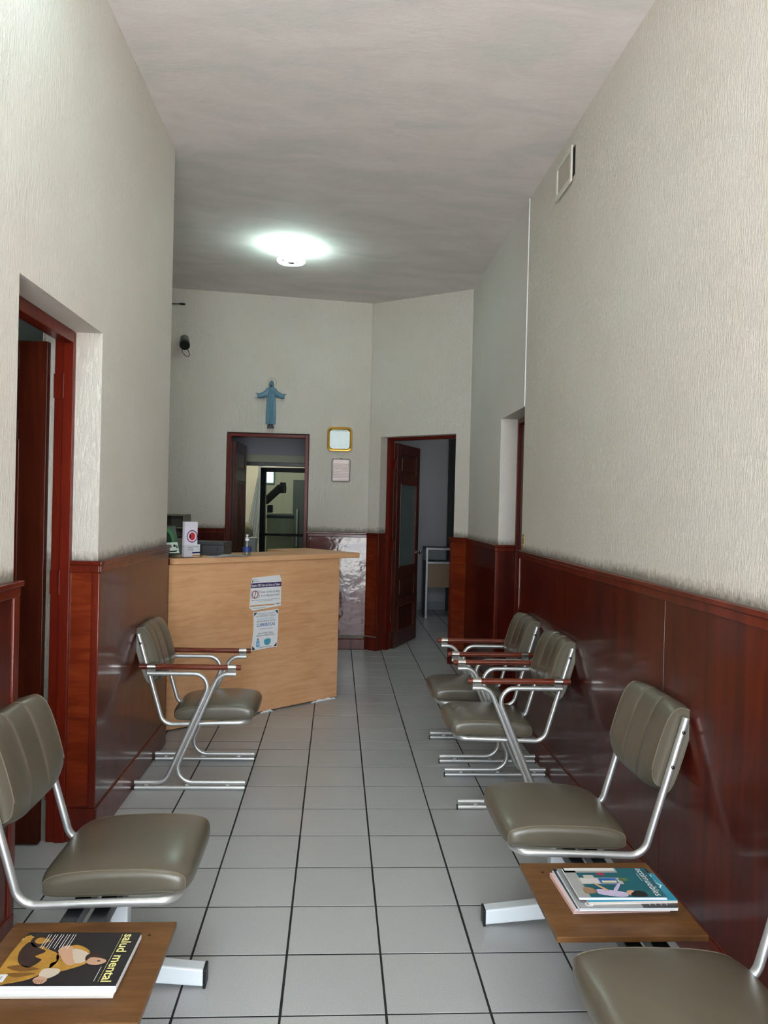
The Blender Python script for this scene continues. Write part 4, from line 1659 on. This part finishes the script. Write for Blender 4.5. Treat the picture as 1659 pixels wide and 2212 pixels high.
# lamp of the exam room; unseen lamps added to brighten side and case rooms
for nm, loc, e, c in (('side_room_fill_lamp', (-2.7, 2.6, 2.74), 40.0, (0.85, 1.0, 0.95, 1)), ('exam_room_lamp', (-1.25, 11.9, 3.0), 800.0, (1.0, 0.96, 0.82, 1)), ('case_room_fill_lamp', (1.9, 9.6, zc(1.9) - 0.02), 250.0, (0.95, 0.98, 1.0, 1))):
    r = tag(empty(nm, loc), 'unseen round opal ceiling lamp for the ' + nm.replace('_lamp', '').replace('_', ' '), 'lamp')
    b = B()
    b.lathe([(0.001, 0.0), (0.12, 0.0), (0.12, -0.02), (0.10, -0.05), (0.001, -0.065)], seg=24)
    b.build('diffuser', plain(nm + '_glow', lin(240, 240, 230), 0.5, emit=c, estr=e * 0.15), r, smooth=50)
    b = B()
    b.lathe([(0.001, 0.012), (0.13, 0.012), (0.13, 0.0), (0.001, 0.0)], seg=24)
    b.build('base', WHITE, r)
b = B()
b.box(-2.45, 0.42, 10.44, 13.25, 3.01, 3.08)
struct(b.build('ceiling_exam_room', WHITE))

# wall clock
ck = tag(empty('wall_clock', (0.012, YB, 2.305)), 'rounded square wall clock with gold rim and white face', 'clock')


def rrect(a, b_, r, n=7):
    out = []
    for cx, cy, s in ((a - r, b_ - r, 0), (-a + r, b_ - r, 1), (-a + r, -b_ + r, 2), (a - r, -b_ + r, 3)):
        for k in range(n + 1):
            t = PI / 2 * (s + k / n)
            out.append((cx + r * math.cos(t), cy + r * math.sin(t)))
    return out


def ring_loft(b, specs):
    """specs: list of (half-width, half-height, radius, y)."""
    b.loft([[(x, y, z) for x, z in rrect(a, h, r)] for a, h, r, y in specs])


b = B()
ring_loft(b, [(0.138, 0.134, 0.050, 0.0), (0.138, 0.134, 0.050, -0.022), (0.132, 0.128, 0.046, -0.032), (0.122, 0.118, 0.042, -0.034), (0.114, 0.110, 0.038, -0.024), (0.108, 0.104, 0.036, -0.022)])
b.build('rim', GOLD, ck, smooth=40)
b = B()
ring_loft(b, [(0.108, 0.104, 0.036, -0.0215), (0.108, 0.104, 0.036, -0.0235)])
fc = b.build('face', plain('clock_face', lin(226, 228, 228), 0.38, bump=0.9, bscale=16, noise=0.12, nscale=9), ck)
sh = Sheet((0, -0.0237, 0), (1, 0, 0), (0, 0, 1))
CLG = flat_col('clock_grey', 196, 200, 204)
for k in range(12):
    a = 2 * PI * k / 12
    x, y = 0.085 * math.sin(a), 0.085 * math.cos(a)
    sh.rect(x - 0.004, y - 0.004, x + 0.004, y + 0.004, CLG, 1)
sh.poly([(-0.003, 0.0), (0.003, 0.0), (0.002, 0.05), (-0.002, 0.05)], CLG, 2)
sh.poly([(-0.002, -0.024), (0.003, -0.040), (0.007, -0.038), (0.001, -0.022)], INK, 2)
sh.build('hands', fc)
b = B()
ring_loft(b, [(0.110, 0.106, 0.037, -0.0262), (0.110, 0.106, 0.037, -0.0268)])
b.build('glass', CLEAR, ck)

# embossed metal plaque below it
pq = tag(empty('metal_plaque', (0.033, YB, 1.965)), 'silvery embossed metal plaque hanging below the clock', 'plaque')
b = B()
ring_loft(b, [(0.103, 0.126, 0.020, 0.0), (0.103, 0.126, 0.020, -0.010), (0.097, 0.120, 0.018, -0.010)])
b.build('rim', BLACK, pq)
METP = plain('plaque_metal', lin(176, 160, 156), 0.4, metal=0.35, bump=0.15, bscale=12)
b = B()
ring_loft(b, [(0.096, 0.119, 0.017, -0.0102), (0.094, 0.117, 0.016, -0.013), (0.082, 0.102, 0.012, -0.011)])
b.build('plate', METP, pq)
b = B()
for r_ in range(10):
    for c_ in range(6):
        x = -0.066 + c_ * 0.0264
        z = -0.080 + r_ * 0.0165
        up = 1 if c_ % 2 else -1
        b.tube([(x - 0.012, -0.0115, z - up * 0.004), (x + 0.012, -0.0115, z + up * 0.004)], 0.0028, 6)
b.build('embossing', METP, pq, smooth=60, kind='stuff')
b = B()
b.lathe([(0.001, 0.0), (0.008, 0.0), (0.008, -0.012), (0.001, -0.012)], o=(0, 0, 0.128), axis='y', seg=12)
b.build('hanger', BLACK, pq)

# blue robed figurine
fg = tag(empty('wall_figurine', (-0.742, YB, 2.40)), 'blue robed figure with outstretched arms and thin halo, above the back door', 'figurine')
b = B()


def oval(cx, cy, cz, rx, ry, n=40, folds=0.0, k=9, ph=0.0):
    out = []
    for i in range(n):
        t = 2 * PI * i / n
        f = 1 + folds * math.sin(k * t + ph)
        out.append((cx + rx * f * math.cos(t), cy + ry * f * math.sin(t), cz))
    return out


b.loft([oval(0.0, -0.036, 0.044, 0.048, 0.030, folds=0.17, k=11), oval(0.0, -0.036, 0.16, 0.047, 0.030, folds=0.17, k=11),
        oval(0.0, -0.037, 0.30, 0.045, 0.030, folds=0.14, k=11), oval(0.0, -0.037, 0.38, 0.047, 0.030, folds=0.02),
        oval(0.0, -0.036, 0.425, 0.044, 0.027), oval(0, -0.034, 0.445, 0.030, 0.022), oval(0, -0.034, 0.462, 0.016, 0.016)])
# head with hair falling to the shoulders
b.loft([oval(0, -0.032, 0.432, 0.026, 0.018), oval(0, -0.034, 0.455, 0.027, 0.024), oval(0, -0.036, 0.488, 0.026, 0.028), oval(0, -0.036, 0.508, 0.020, 0.023), oval(0, -0.036, 0.520, 0.007, 0.009)])
# sleeves
for s in (-1, 1):
    rings = []
    for x, zl, zh, rb in ((0.020, 0.352, 0.448, 0.020), (0.046, 0.342, 0.436, 0.022), (0.075, 0.332, 0.402, 0.023), (0.110, 0.322, 0.381, 0.024), (0.138, 0.320, 0.374, 0.022), (0.144, 0.326, 0.368, 0.018)):
        rings.append([(x * s, -0.038 - 0.10 * (x - 0.02) + rb * math.cos(t), (zl + zh) / 2 + (zh - zl) / 2 * math.sin(t)) for t in [2 * PI * i / 28 for i in range(28)]])
    b.loft(rings)
    # hand: palm and five fingers
    hx, hy, hz = 0.138 * s, -0.052, 0.364
    b.tube([(hx, hy, hz), (hx + 0.012 * s, hy - 0.003, hz + 0.006)], [0.008, 0.0075], 10)
    for q, (dy, ln) in enumerate(((-0.006, 0.017), (-0.002, 0.021), (0.002, 0.020), (0.006, 0.015))):
        b.tube([(hx + 0.010 * s, hy - 0.003 + dy, hz + 0.006), (hx + (0.010 + ln * 0.6) * s, hy - 0.003 + dy * 1.2, hz + 0.008), (hx + (0.012 + ln) * s, hy - 0.003 + dy * 1.2, hz + 0.006)], [0.0034, 0.003, 0.002], 8)
    b.tube([(hx + 0.006 * s, hy - 0.006, hz + 0.006), (hx + 0.013 * s, hy - 0.010, hz + 0.015)], [0.0036, 0.0024], 8)
body = b.build('body', BLUE_STATUE, fg, smooth=70)
md = body.modifiers.new('union', 'REMESH')
md.mode = 'VOXEL'
md.voxel_size = 0.0022
md.use_smooth_shade = True
b = B()
b.loft([oval(0, -0.054, 0.454, 0.013, 0.008), oval(0, -0.058, 0.468, 0.015, 0.010), oval(0, -0.058, 0.488, 0.014, 0.010), oval(0, -0.054, 0.500, 0.008, 0.006)])
b.tube([(0, -0.066, 0.486), (0, -0.071, 0.473)], [0.002, 0.0036], 8)
fa = b.build('face', BLUE_STATUE, fg, smooth=60)
b = B()
for s in (-1, 1):
    b.lathe([(0.001, 0.0), (0.0035, 0.0), (0.001, -0.002)], o=(0.006 * s, -0.0675, 0.483), axis='y', seg=10)
b.box(-0.005, 0.005, -0.0695, -0.066, 0.465, 0.467)
b.loft([oval(0, -0.058, 0.446, 0.005, 0.006, 16), oval(0, -0.061, 0.456, 0.011, 0.008, 16), oval(0, -0.060, 0.465, 0.012, 0.006, 16)])
b.build('beard', STATUE_DARK, fa, smooth=60, kind='stuff')
b = B()
b.tube([(0.020 * math.cos(t), -0.067 - 0.002 * math.sin(t), 0.392 + 0.022 * math.sin(t)) for t in [2 * PI * i / 24 for i in range(24)]], 0.003, 6, closed=True)
b.loft([oval(0, -0.066, 0.378, 0.004, 0.004, 14), oval(0, -0.068, 0.390, 0.009, 0.006, 14), oval(0, -0.066, 0.400, 0.006, 0.005, 14)])
b.build('chest_emblem', BLUE_STATUE, fg, smooth=60)
b = B()
b.box(-0.037, 0.036, -0.055, -0.012, 0.0, 0.026)
for s in (-1, 1):
    b.loft([oval(0.016 * s, -0.056, 0.024, 0.012, 0.020, 16), oval(0.016 * s, -0.052, 0.038, 0.010, 0.014, 16), oval(0.016 * s, -0.046, 0.052, 0.009, 0.010, 16)])
b.build('feet_plinth', STATUE_DARK, fg, smooth=50)
b = B()
b.tube([(0.006 + 0.047 * math.cos(t), -0.010, 0.505 + 0.047 * math.sin(t)) for t in [2 * PI * i / 40 for i in range(40)]], 0.0016, 6, closed=True)
b.build('halo', GOLD, fg, smooth=60)

# security camera
sc = tag(empty('security_camera', (-1.675, YB, 3.345)), 'grey tube security camera with a hanging cable loop, high on the back wall', 'camera')
b = B()
b.tube([(-0.025, 0.0, -0.005), (-0.015, -0.06, -0.02), (0.0, -0.10, -0.035)], 0.008, 8)
b.tube([(-0.03 + 0.016 * math.cos(t), -0.03, -0.035 + 0.02 * math.sin(t)) for t in [2 * PI * i / 18 for i in range(18)]], 0.0035, 6, closed=True)
b.lathe([(0.001, 0.0), (0.022, 0.0), (0.022, -0.008), (0.001, -0.008)], axis='y', seg=16, o=(-0.02, 0, 0))
b.build('bracket', BLACK, sc, smooth=50)
ax0, ax1 = Vector((-0.002, -0.08, -0.012)), Vector((0.024, -0.195, -0.105))
b = B()
b.tube([ax0, ax0 + (ax1 - ax0) * 0.04, ax1], [0.040, 0.046, 0.050], 22)
b.build('housing', plain('camera_grey', lin(112, 112, 104), 0.45), sc, smooth=40)
b = B()
d_ = (ax1 - ax0).normalized()
b.tube([ax1 - d_ * 0.03, ax1 + d_ * 0.012], 0.0535, 22)
b.build('lens_hood', BLACK, sc, smooth=40)
b = B()
b.tube([(-0.002, -0.19, -0.15), (0.0, -0.19, -0.185), (0.03, -0.19, -0.215), (0.055, -0.19, -0.228), (0.074, -0.19, -0.215), (0.072, -0.19, -0.185), (0.055, -0.195, -0.150)], 0.004, 8)
b.build('cable', BLACK, sc, smooth=50)

# wire stub near the ceiling
ws = B()
ws.tube([(-0.60, 0, 0.0), (-0.10, -0.02, 0.005), (-0.075, -0.02, 0.006), (-0.03, -0.02, 0.004)], [0.005, 0.006, 0.012, 0.011], 10)
tag(ws.build('cable', BLACK, loc=(-1.655, YB - 0.03, 3.703), smooth=50), 'thin black cable stub with a thick plug, near the ceiling at the back', 'cable')

# air vent on the right wall
vt = tag(empty('air_vent', (XR, 4.555, 3.567), 0.0), 'white framed air vent coming loose from the right wall below the ceiling', 'vent')
V0, V1, Z0, Z1 = -0.158, 0.158, -0.104, 0.104
pr = -0.022
b = B()
fw = 0.030
for y0_, y1_, z0_, z1_ in ((V0, V0 + fw, Z0, Z1), (V1 - fw, V1, Z0, Z1), (V0 + fw, V1 - fw, Z0, Z0 + fw), (V0 + fw, V1 - fw, Z1 - fw, Z1)):
    b.box(pr, pr + 0.012, y0_, y1_, z0_, z1_)
b.build('frame', plain('vent_paint', lin(206, 204, 190), 0.4), vt, bevel=0.003)
b = B()
b.box(-0.0015, 0.0, V0 - 0.012, V1 - 0.03, Z0 + 0.035, Z1 - 0.005)
b.build('shade_backing', BLACK, vt)  # flat black sheet standing in for the shade behind slats and frame
sl = None
for k in range(12):
    y = V0 + fw + 0.010 + k * (V1 - V0 - 2 * fw - 0.02) / 11
    if sl is None:
        b = B()
        b.hexa([(-0.008, -0.007, Z0 + fw), (-0.007, -0.007, Z0 + fw), (-0.013, 0.006, Z0 + fw), (-0.014, 0.006, Z0 + fw),
                (-0.008, -0.007, Z1 - fw), (-0.007, -0.007, Z1 - fw), (-0.013, 0.006, Z1 - fw), (-0.014, 0.006, Z1 - fw)])
        sl = b.build('slat', plain('vent_slat', lin(158, 148, 138), 0.45), vt, loc=(0, y, 0))
    else:
        c = sl.copy()
        COL.objects.link(c)
        c.parent = vt
        c.location = (0, y, 0)
b = B()
b.lathe([(0.001, -0.012), (0.006, -0.010), (0.006, 0.0), (0.001, 0.0)], axis='x', seg=10, o=(0, V1 + 0.01, -0.045))
b.build('screw', BLACK, vt)

# brass plate by the right doorway
bp_ = B()
bp_.box(XR - 0.006, XR, 5.352, 5.392, 1.318, 1.410)
bo = tag(bp_.build('switch_plate', BRASS, bevel=0.002), 'small brass plate on the right wall beside the recessed doorway', 'plate')
for z in (1.338, 1.390):
    b = B()
    b.lathe([(0.001, -0.009), (0.005, -0.0085), (0.006, -0.006), (0.001, -0.006)], axis='x', seg=10, o=(XR, 5.372, z))
    b.build('screw', CHROME, bo)

# ------------------------------------------------------------------ the room behind the diagonal door
gc = tag(empty('display_case', (1.285, 11.08, 0)), 'aluminium framed glass display case in the dim room behind the diagonal door', 'case')
CW, CD = 0.80, 0.45
b = B()
for x in (0.0, CW - 0.03):
    b.box(x, x + 0.03, 0, 0.03, 0, 1.005)
for z in (0.775, 0.975):
    b.box(0.0302, CW - 0.0302, 0.0005, 0.0295, z, z + 0.0295)
b.build('front_frame', ALU, gc, bevel=0.002)
b = B()
for x in (0.0, CW - 0.03):
    b.box(x, x + 0.03, CD - 0.03, CD, 0, 1.005)
for z in (0.775, 0.975):
    b.box(0.0302, CW - 0.0302, CD - 0.0295, CD - 0.0005, z, z + 0.0295)
    b.box(0.0005, 0.0295, 0.0302, CD - 0.0302, z, z + 0.0295)
    b.box(CW - 0.0295, CW - 0.0005, 0.0302, CD - 0.0302, z, z + 0.0295)
b.build('rear_frame', DARK_GREY, gc, bevel=0.002)  # side and rear aluminium coloured dark grey to take its brightness out
b = B()
b.box(0.03, CW - 0.03, 0.012, 0.016, 0.805, 0.975)
b.box(0.012, 0.016, 0.03, CD - 0.03, 0.805, 0.975)
b.box(0.03, CW - 0.03, 0.03, CD - 0.03, 0.990, 0.994)
b.build('pane', CLEAR, gc)
b = B()
b.box(0.03, CW - 0.03, 0.03, CD - 0.03, 0.775, 0.785)
b.build('shelf', DARK_GREY, gc)
b = B()
b.box(0.03, CW - 0.03, 0.008, 0.022, 0.44, 0.775)
b.build('front_panel', flat_col('case_ply', 150, 122, 96), gc)
b = B()
b.box(0.008, 0.022, 0.03, CD - 0.03, 0.0, 0.775)
b.build('side_panel', DARK_GREY, gc)
sp0 = None
for k, (x, y, rz) in enumerate(((0.075, 0.12, 1.2), (0.140, 0.13, 1.9), (0.205, 0.11, 1.3), (0.27, 0.13, 1.8), (0.335, 0.12, 1.4))):
    loc = (1.285 + x, 11.08 + y, 0.7855)
    lab = ('pair of spectacles in the glass display case, %s' % ('nearest its left post', 'second from its left post', 'third from its left post', 'fourth from its left post', 'fifth from its left post')[k])
    if sp0 is None:
        sp0 = tag(empty('spectacles', loc, rz), lab, 'glasses', 'spectacles in the display case')
        b = B()
        for s in (-1, 1):
            b.tube([(0.030 * s + 0.024 * math.cos(t), 0.0, 0.024 + 0.019 * math.sin(t)) for t in [2 * PI * i / 18 for i in range(18)]], 0.0025, 6, closed=True)
            b.tube([(0.055 * s, 0, 0.030), (0.055 * s, 0.006 + 0.003 * s, 0.030), (-0.045 * s, 0.010 + 0.003 * s, 0.026)], 0.002, 6)
        b.tube([(-0.007, 0, 0.03), (0.007, 0, 0.03)], 0.0025, 6)
        b.build('frame', CHROME, sp0, smooth=50)
        b = B()
        for s in (-1, 1):
            b.lathe([(0.001, -0.0005), (0.022, -0.0005), (0.022, 0.0005), (0.001, 0.0005)], axis='y', o=(0.030 * s, 0, 0.024), seg=16)
        b.build('lens', CLEAR, sp0)
    else:
        c = copy_tree(sp0)
        c.location = loc
        c.rotation_euler = (0, 0, rz)
        c['label'] = lab
b = B()
b.box(1.70, 2.60, 11.93, 11.99, 0.0, 2.9)
b.box(1.74, 2.56, 11.915, 11.93, 0.1, 2.8)
struct(b.build('door_6', BLACK_ALU, bevel=0.004))

# ------------------------------------------------------------------ the exam room beyond the glass
ik = tag(empty('instrument_arm', (-0.75, 11.75, 0)), 'dark instrument stand with a slanting arm behind the black glazed door', 'instrument')
b = B()
b.lathe([(0.001, 0.0), (0.22, 0.0), (0.22, 0.03), (0.05, 0.06), (0.03, 0.08), (0.03, 1.0), (0.001, 1.0)], o=(-0.25, 0.1, 0), seg=20)
b.build('stand', BLACK, ik, smooth=40)
b = B()
b.box(-0.295, -0.215, 0.04, 0.14, 0.95, 1.56)
b.build('column', BLACK, ik, bevel=0.01)
b = B()
b.hexa([(-0.30, -0.01, 1.56), (-0.06, -0.01, 1.79), (-0.06, 0.11, 1.79), (-0.30, 0.11, 1.56), (-0.36, -0.01, 1.65), (-0.13, -0.01, 1.88), (-0.13, 0.11, 1.88), (-0.36, 0.11, 1.65)])
b.build('arm', flat_col('arm_brown', 58, 48, 42), ik, bevel=0.02)
b = B()
b.lathe([(0.001, -0.08), (0.05, -0.08), (0.055, 0.0), (0.045, 0.08), (0.001, 0.08)], o=(-0.07, 0.05, 1.82), seg=18)
b.build('head', DARK_GREY, ik, smooth=40)
eb = tag(empty('swivel_chair', (-0.80, 11.15, 0)), 'cream padded swivel chair with a dark band across its back, behind the glass', 'chair')
b = B()
b.loft([[(x, y, z) for x, y in rrect(0.19, 0.06, 0.05)] for z in (0.75, 1.45)])
b.build('backrest', CREAM_PLASTIC, eb, bevel=0.02)
b = B()
b.loft([[(x, y, z) for x, y in rrect(0.195, 0.065, 0.05)] for z in (1.375, 1.415)])
b.build('band', DARK_GREY, eb)
b = B()
b.box(-0.19, 0.19, -0.45, 0.06, 0.48, 0.60)
b.build('seat', CREAM_PLASTIC, eb, bevel=0.04)
b = B()
b.lathe([(0.001, 0), (0.2, 0.0), (0.2, 0.03), (0.07, 0.06), (0.06, 0.48), (0.001, 0.48)], o=(0, -0.18, 0), seg=20)
b.box(-0.05, 0.05, -0.02, 0.04, 0.50, 0.80)
b.build('pedestal', DARK_GREY, eb, smooth=40)
gb = tag(empty('wall_cabinet', (-0.35, 12.6, 0)), 'tall grey cabinet at the rear of the exam room', 'cabinet')
b = B()
b.box(-0.36, 0.02, 0, 0.5, 0.0, 1.97)
b.build('body', flat_col('cabinet_grey', 112, 116, 116), gb, bevel=0.004)
b = B()
b.box(-0.30, -0.275, -0.03, 0, 0.9, 1.5)
b.build('handle', ALU, gb)
ct = B()
n = 26
for k in range(n):
    pass
rings = []
for z, spread in ((0.95, 1.0), (1.4, 0.8), (2.0, 0.28), (2.25, 0.22)):
    row = []
    for k in range(n):
        x = -1.30 + (k / (n - 1) - 0.5) * 0.26 * spread
        y = 12.2 + 0.025 * math.sin(k * 1.4)
        row.append((x + (0.10 if z > 1.9 else 0.06 if z > 1.3 else 0), y, z))
    rings.append(row + [(p[0], p[1] + 0.006, p[2]) for p in row[::-1]])
ct.loft(rings)
tag(ct.build('hanging_cloth', CURTAIN, smooth=60), 'white cloth hanging from a hook in the exam room', 'cloth')
dk = tag(empty('desk', (-1.60, 11.40, 0)), 'dim desk with a slanted edge in the exam room behind the partition', 'desk')
b = B()
b.box(-0.45, 0.36, -0.25, 0.30, 1.03, 1.06)
b.build('desktop', flat_col('desk_dark', 70, 66, 58), dk, bevel=0.004)
b = B()
b.box(-0.43, -0.40, -0.24, 0.28, 0, 1.03)
b.box(0.31, 0.34, -0.24, 0.28, 0, 1.03)
b.build('side_panel', flat_col('desk_dark', 70, 66, 58), dk)
wb_ = B()
rngs = []
for z, r in ((1.0605, 0.10), (1.09, 0.15), (1.18, 0.165), (1.25, 0.13), (1.285, 0.05)):
    rngs.append([(-1.36 + (r + 0.015 * math.sin(5 * t + z * 30)) * math.cos(t) * 0.95, 11.40 + (r + 0.012 * math.sin(4 * t)) * math.sin(t), z + 0.014 + 0.01 * math.sin(3 * t)) for t in [2 * PI * i / 30 for i in range(30)]])
wb_.loft(rngs)
tag(wb_.build('wrapped_bundle', PLASTIC_WRAP, smooth=70), 'plastic wrapped bundle on the desk in the exam room', 'bundle')
bx = tag(empty('carton', (-1.19, 10.80, 0)), 'pale carton standing below the wrapped bundle in the exam room', 'box')
b = B()
b.box(-0.12, 0.10, -0.12, 0.12, 0.0, 1.10)
b.build('body', flat_col('carton_pale', 188, 196, 190), bx, bevel=0.006)
b = B()
b.box(-0.125, 0.105, -0.125, 0.125, 1.10, 1.108)
b.build('flap', flat_col('carton_pale', 188, 196, 190), bx)

# window of the exam room
wn = struct(empty('window_1', (-1.15, 13.25, 2.03)), 'small bright window at the rear of the exam room')
b = B()
for x0_, x1_, z0_, z1_ in ((-0.09, -0.07, -0.12, 0.12), (0.07, 0.09, -0.12, 0.12), (-0.07, 0.07, -0.12, -0.10), (-0.07, 0.07, 0.10, 0.12)):
    b.box(x0_, x1_, -0.03, 0.0, z0_, z1_)
b.build('frame', ALU, wn)
b = B()
b.box(-0.07, 0.07, -0.012, -0.008, -0.10, 0.10)
b.build('pane', plain('bright_pane', lin(200, 236, 240), 0.3, emit=(0.62, 0.95, 1.0, 1), estr=3.0), wn)

# entrance door frame at the street front
en = struct(empty('door_7', (0.15, YF - 0.1, 0)), 'tall glazed street entrance standing open')
b = B()
for x in (-1.0, 0.95):
    b.box(x, x + 0.05, -0.03, 0.03, 0.0, 3.35)
b.box(-1.0, 1.0, -0.03, 0.03, 3.30, 3.35)
b.build('door_frame', BLACK_ALU, en, bevel=0.003)
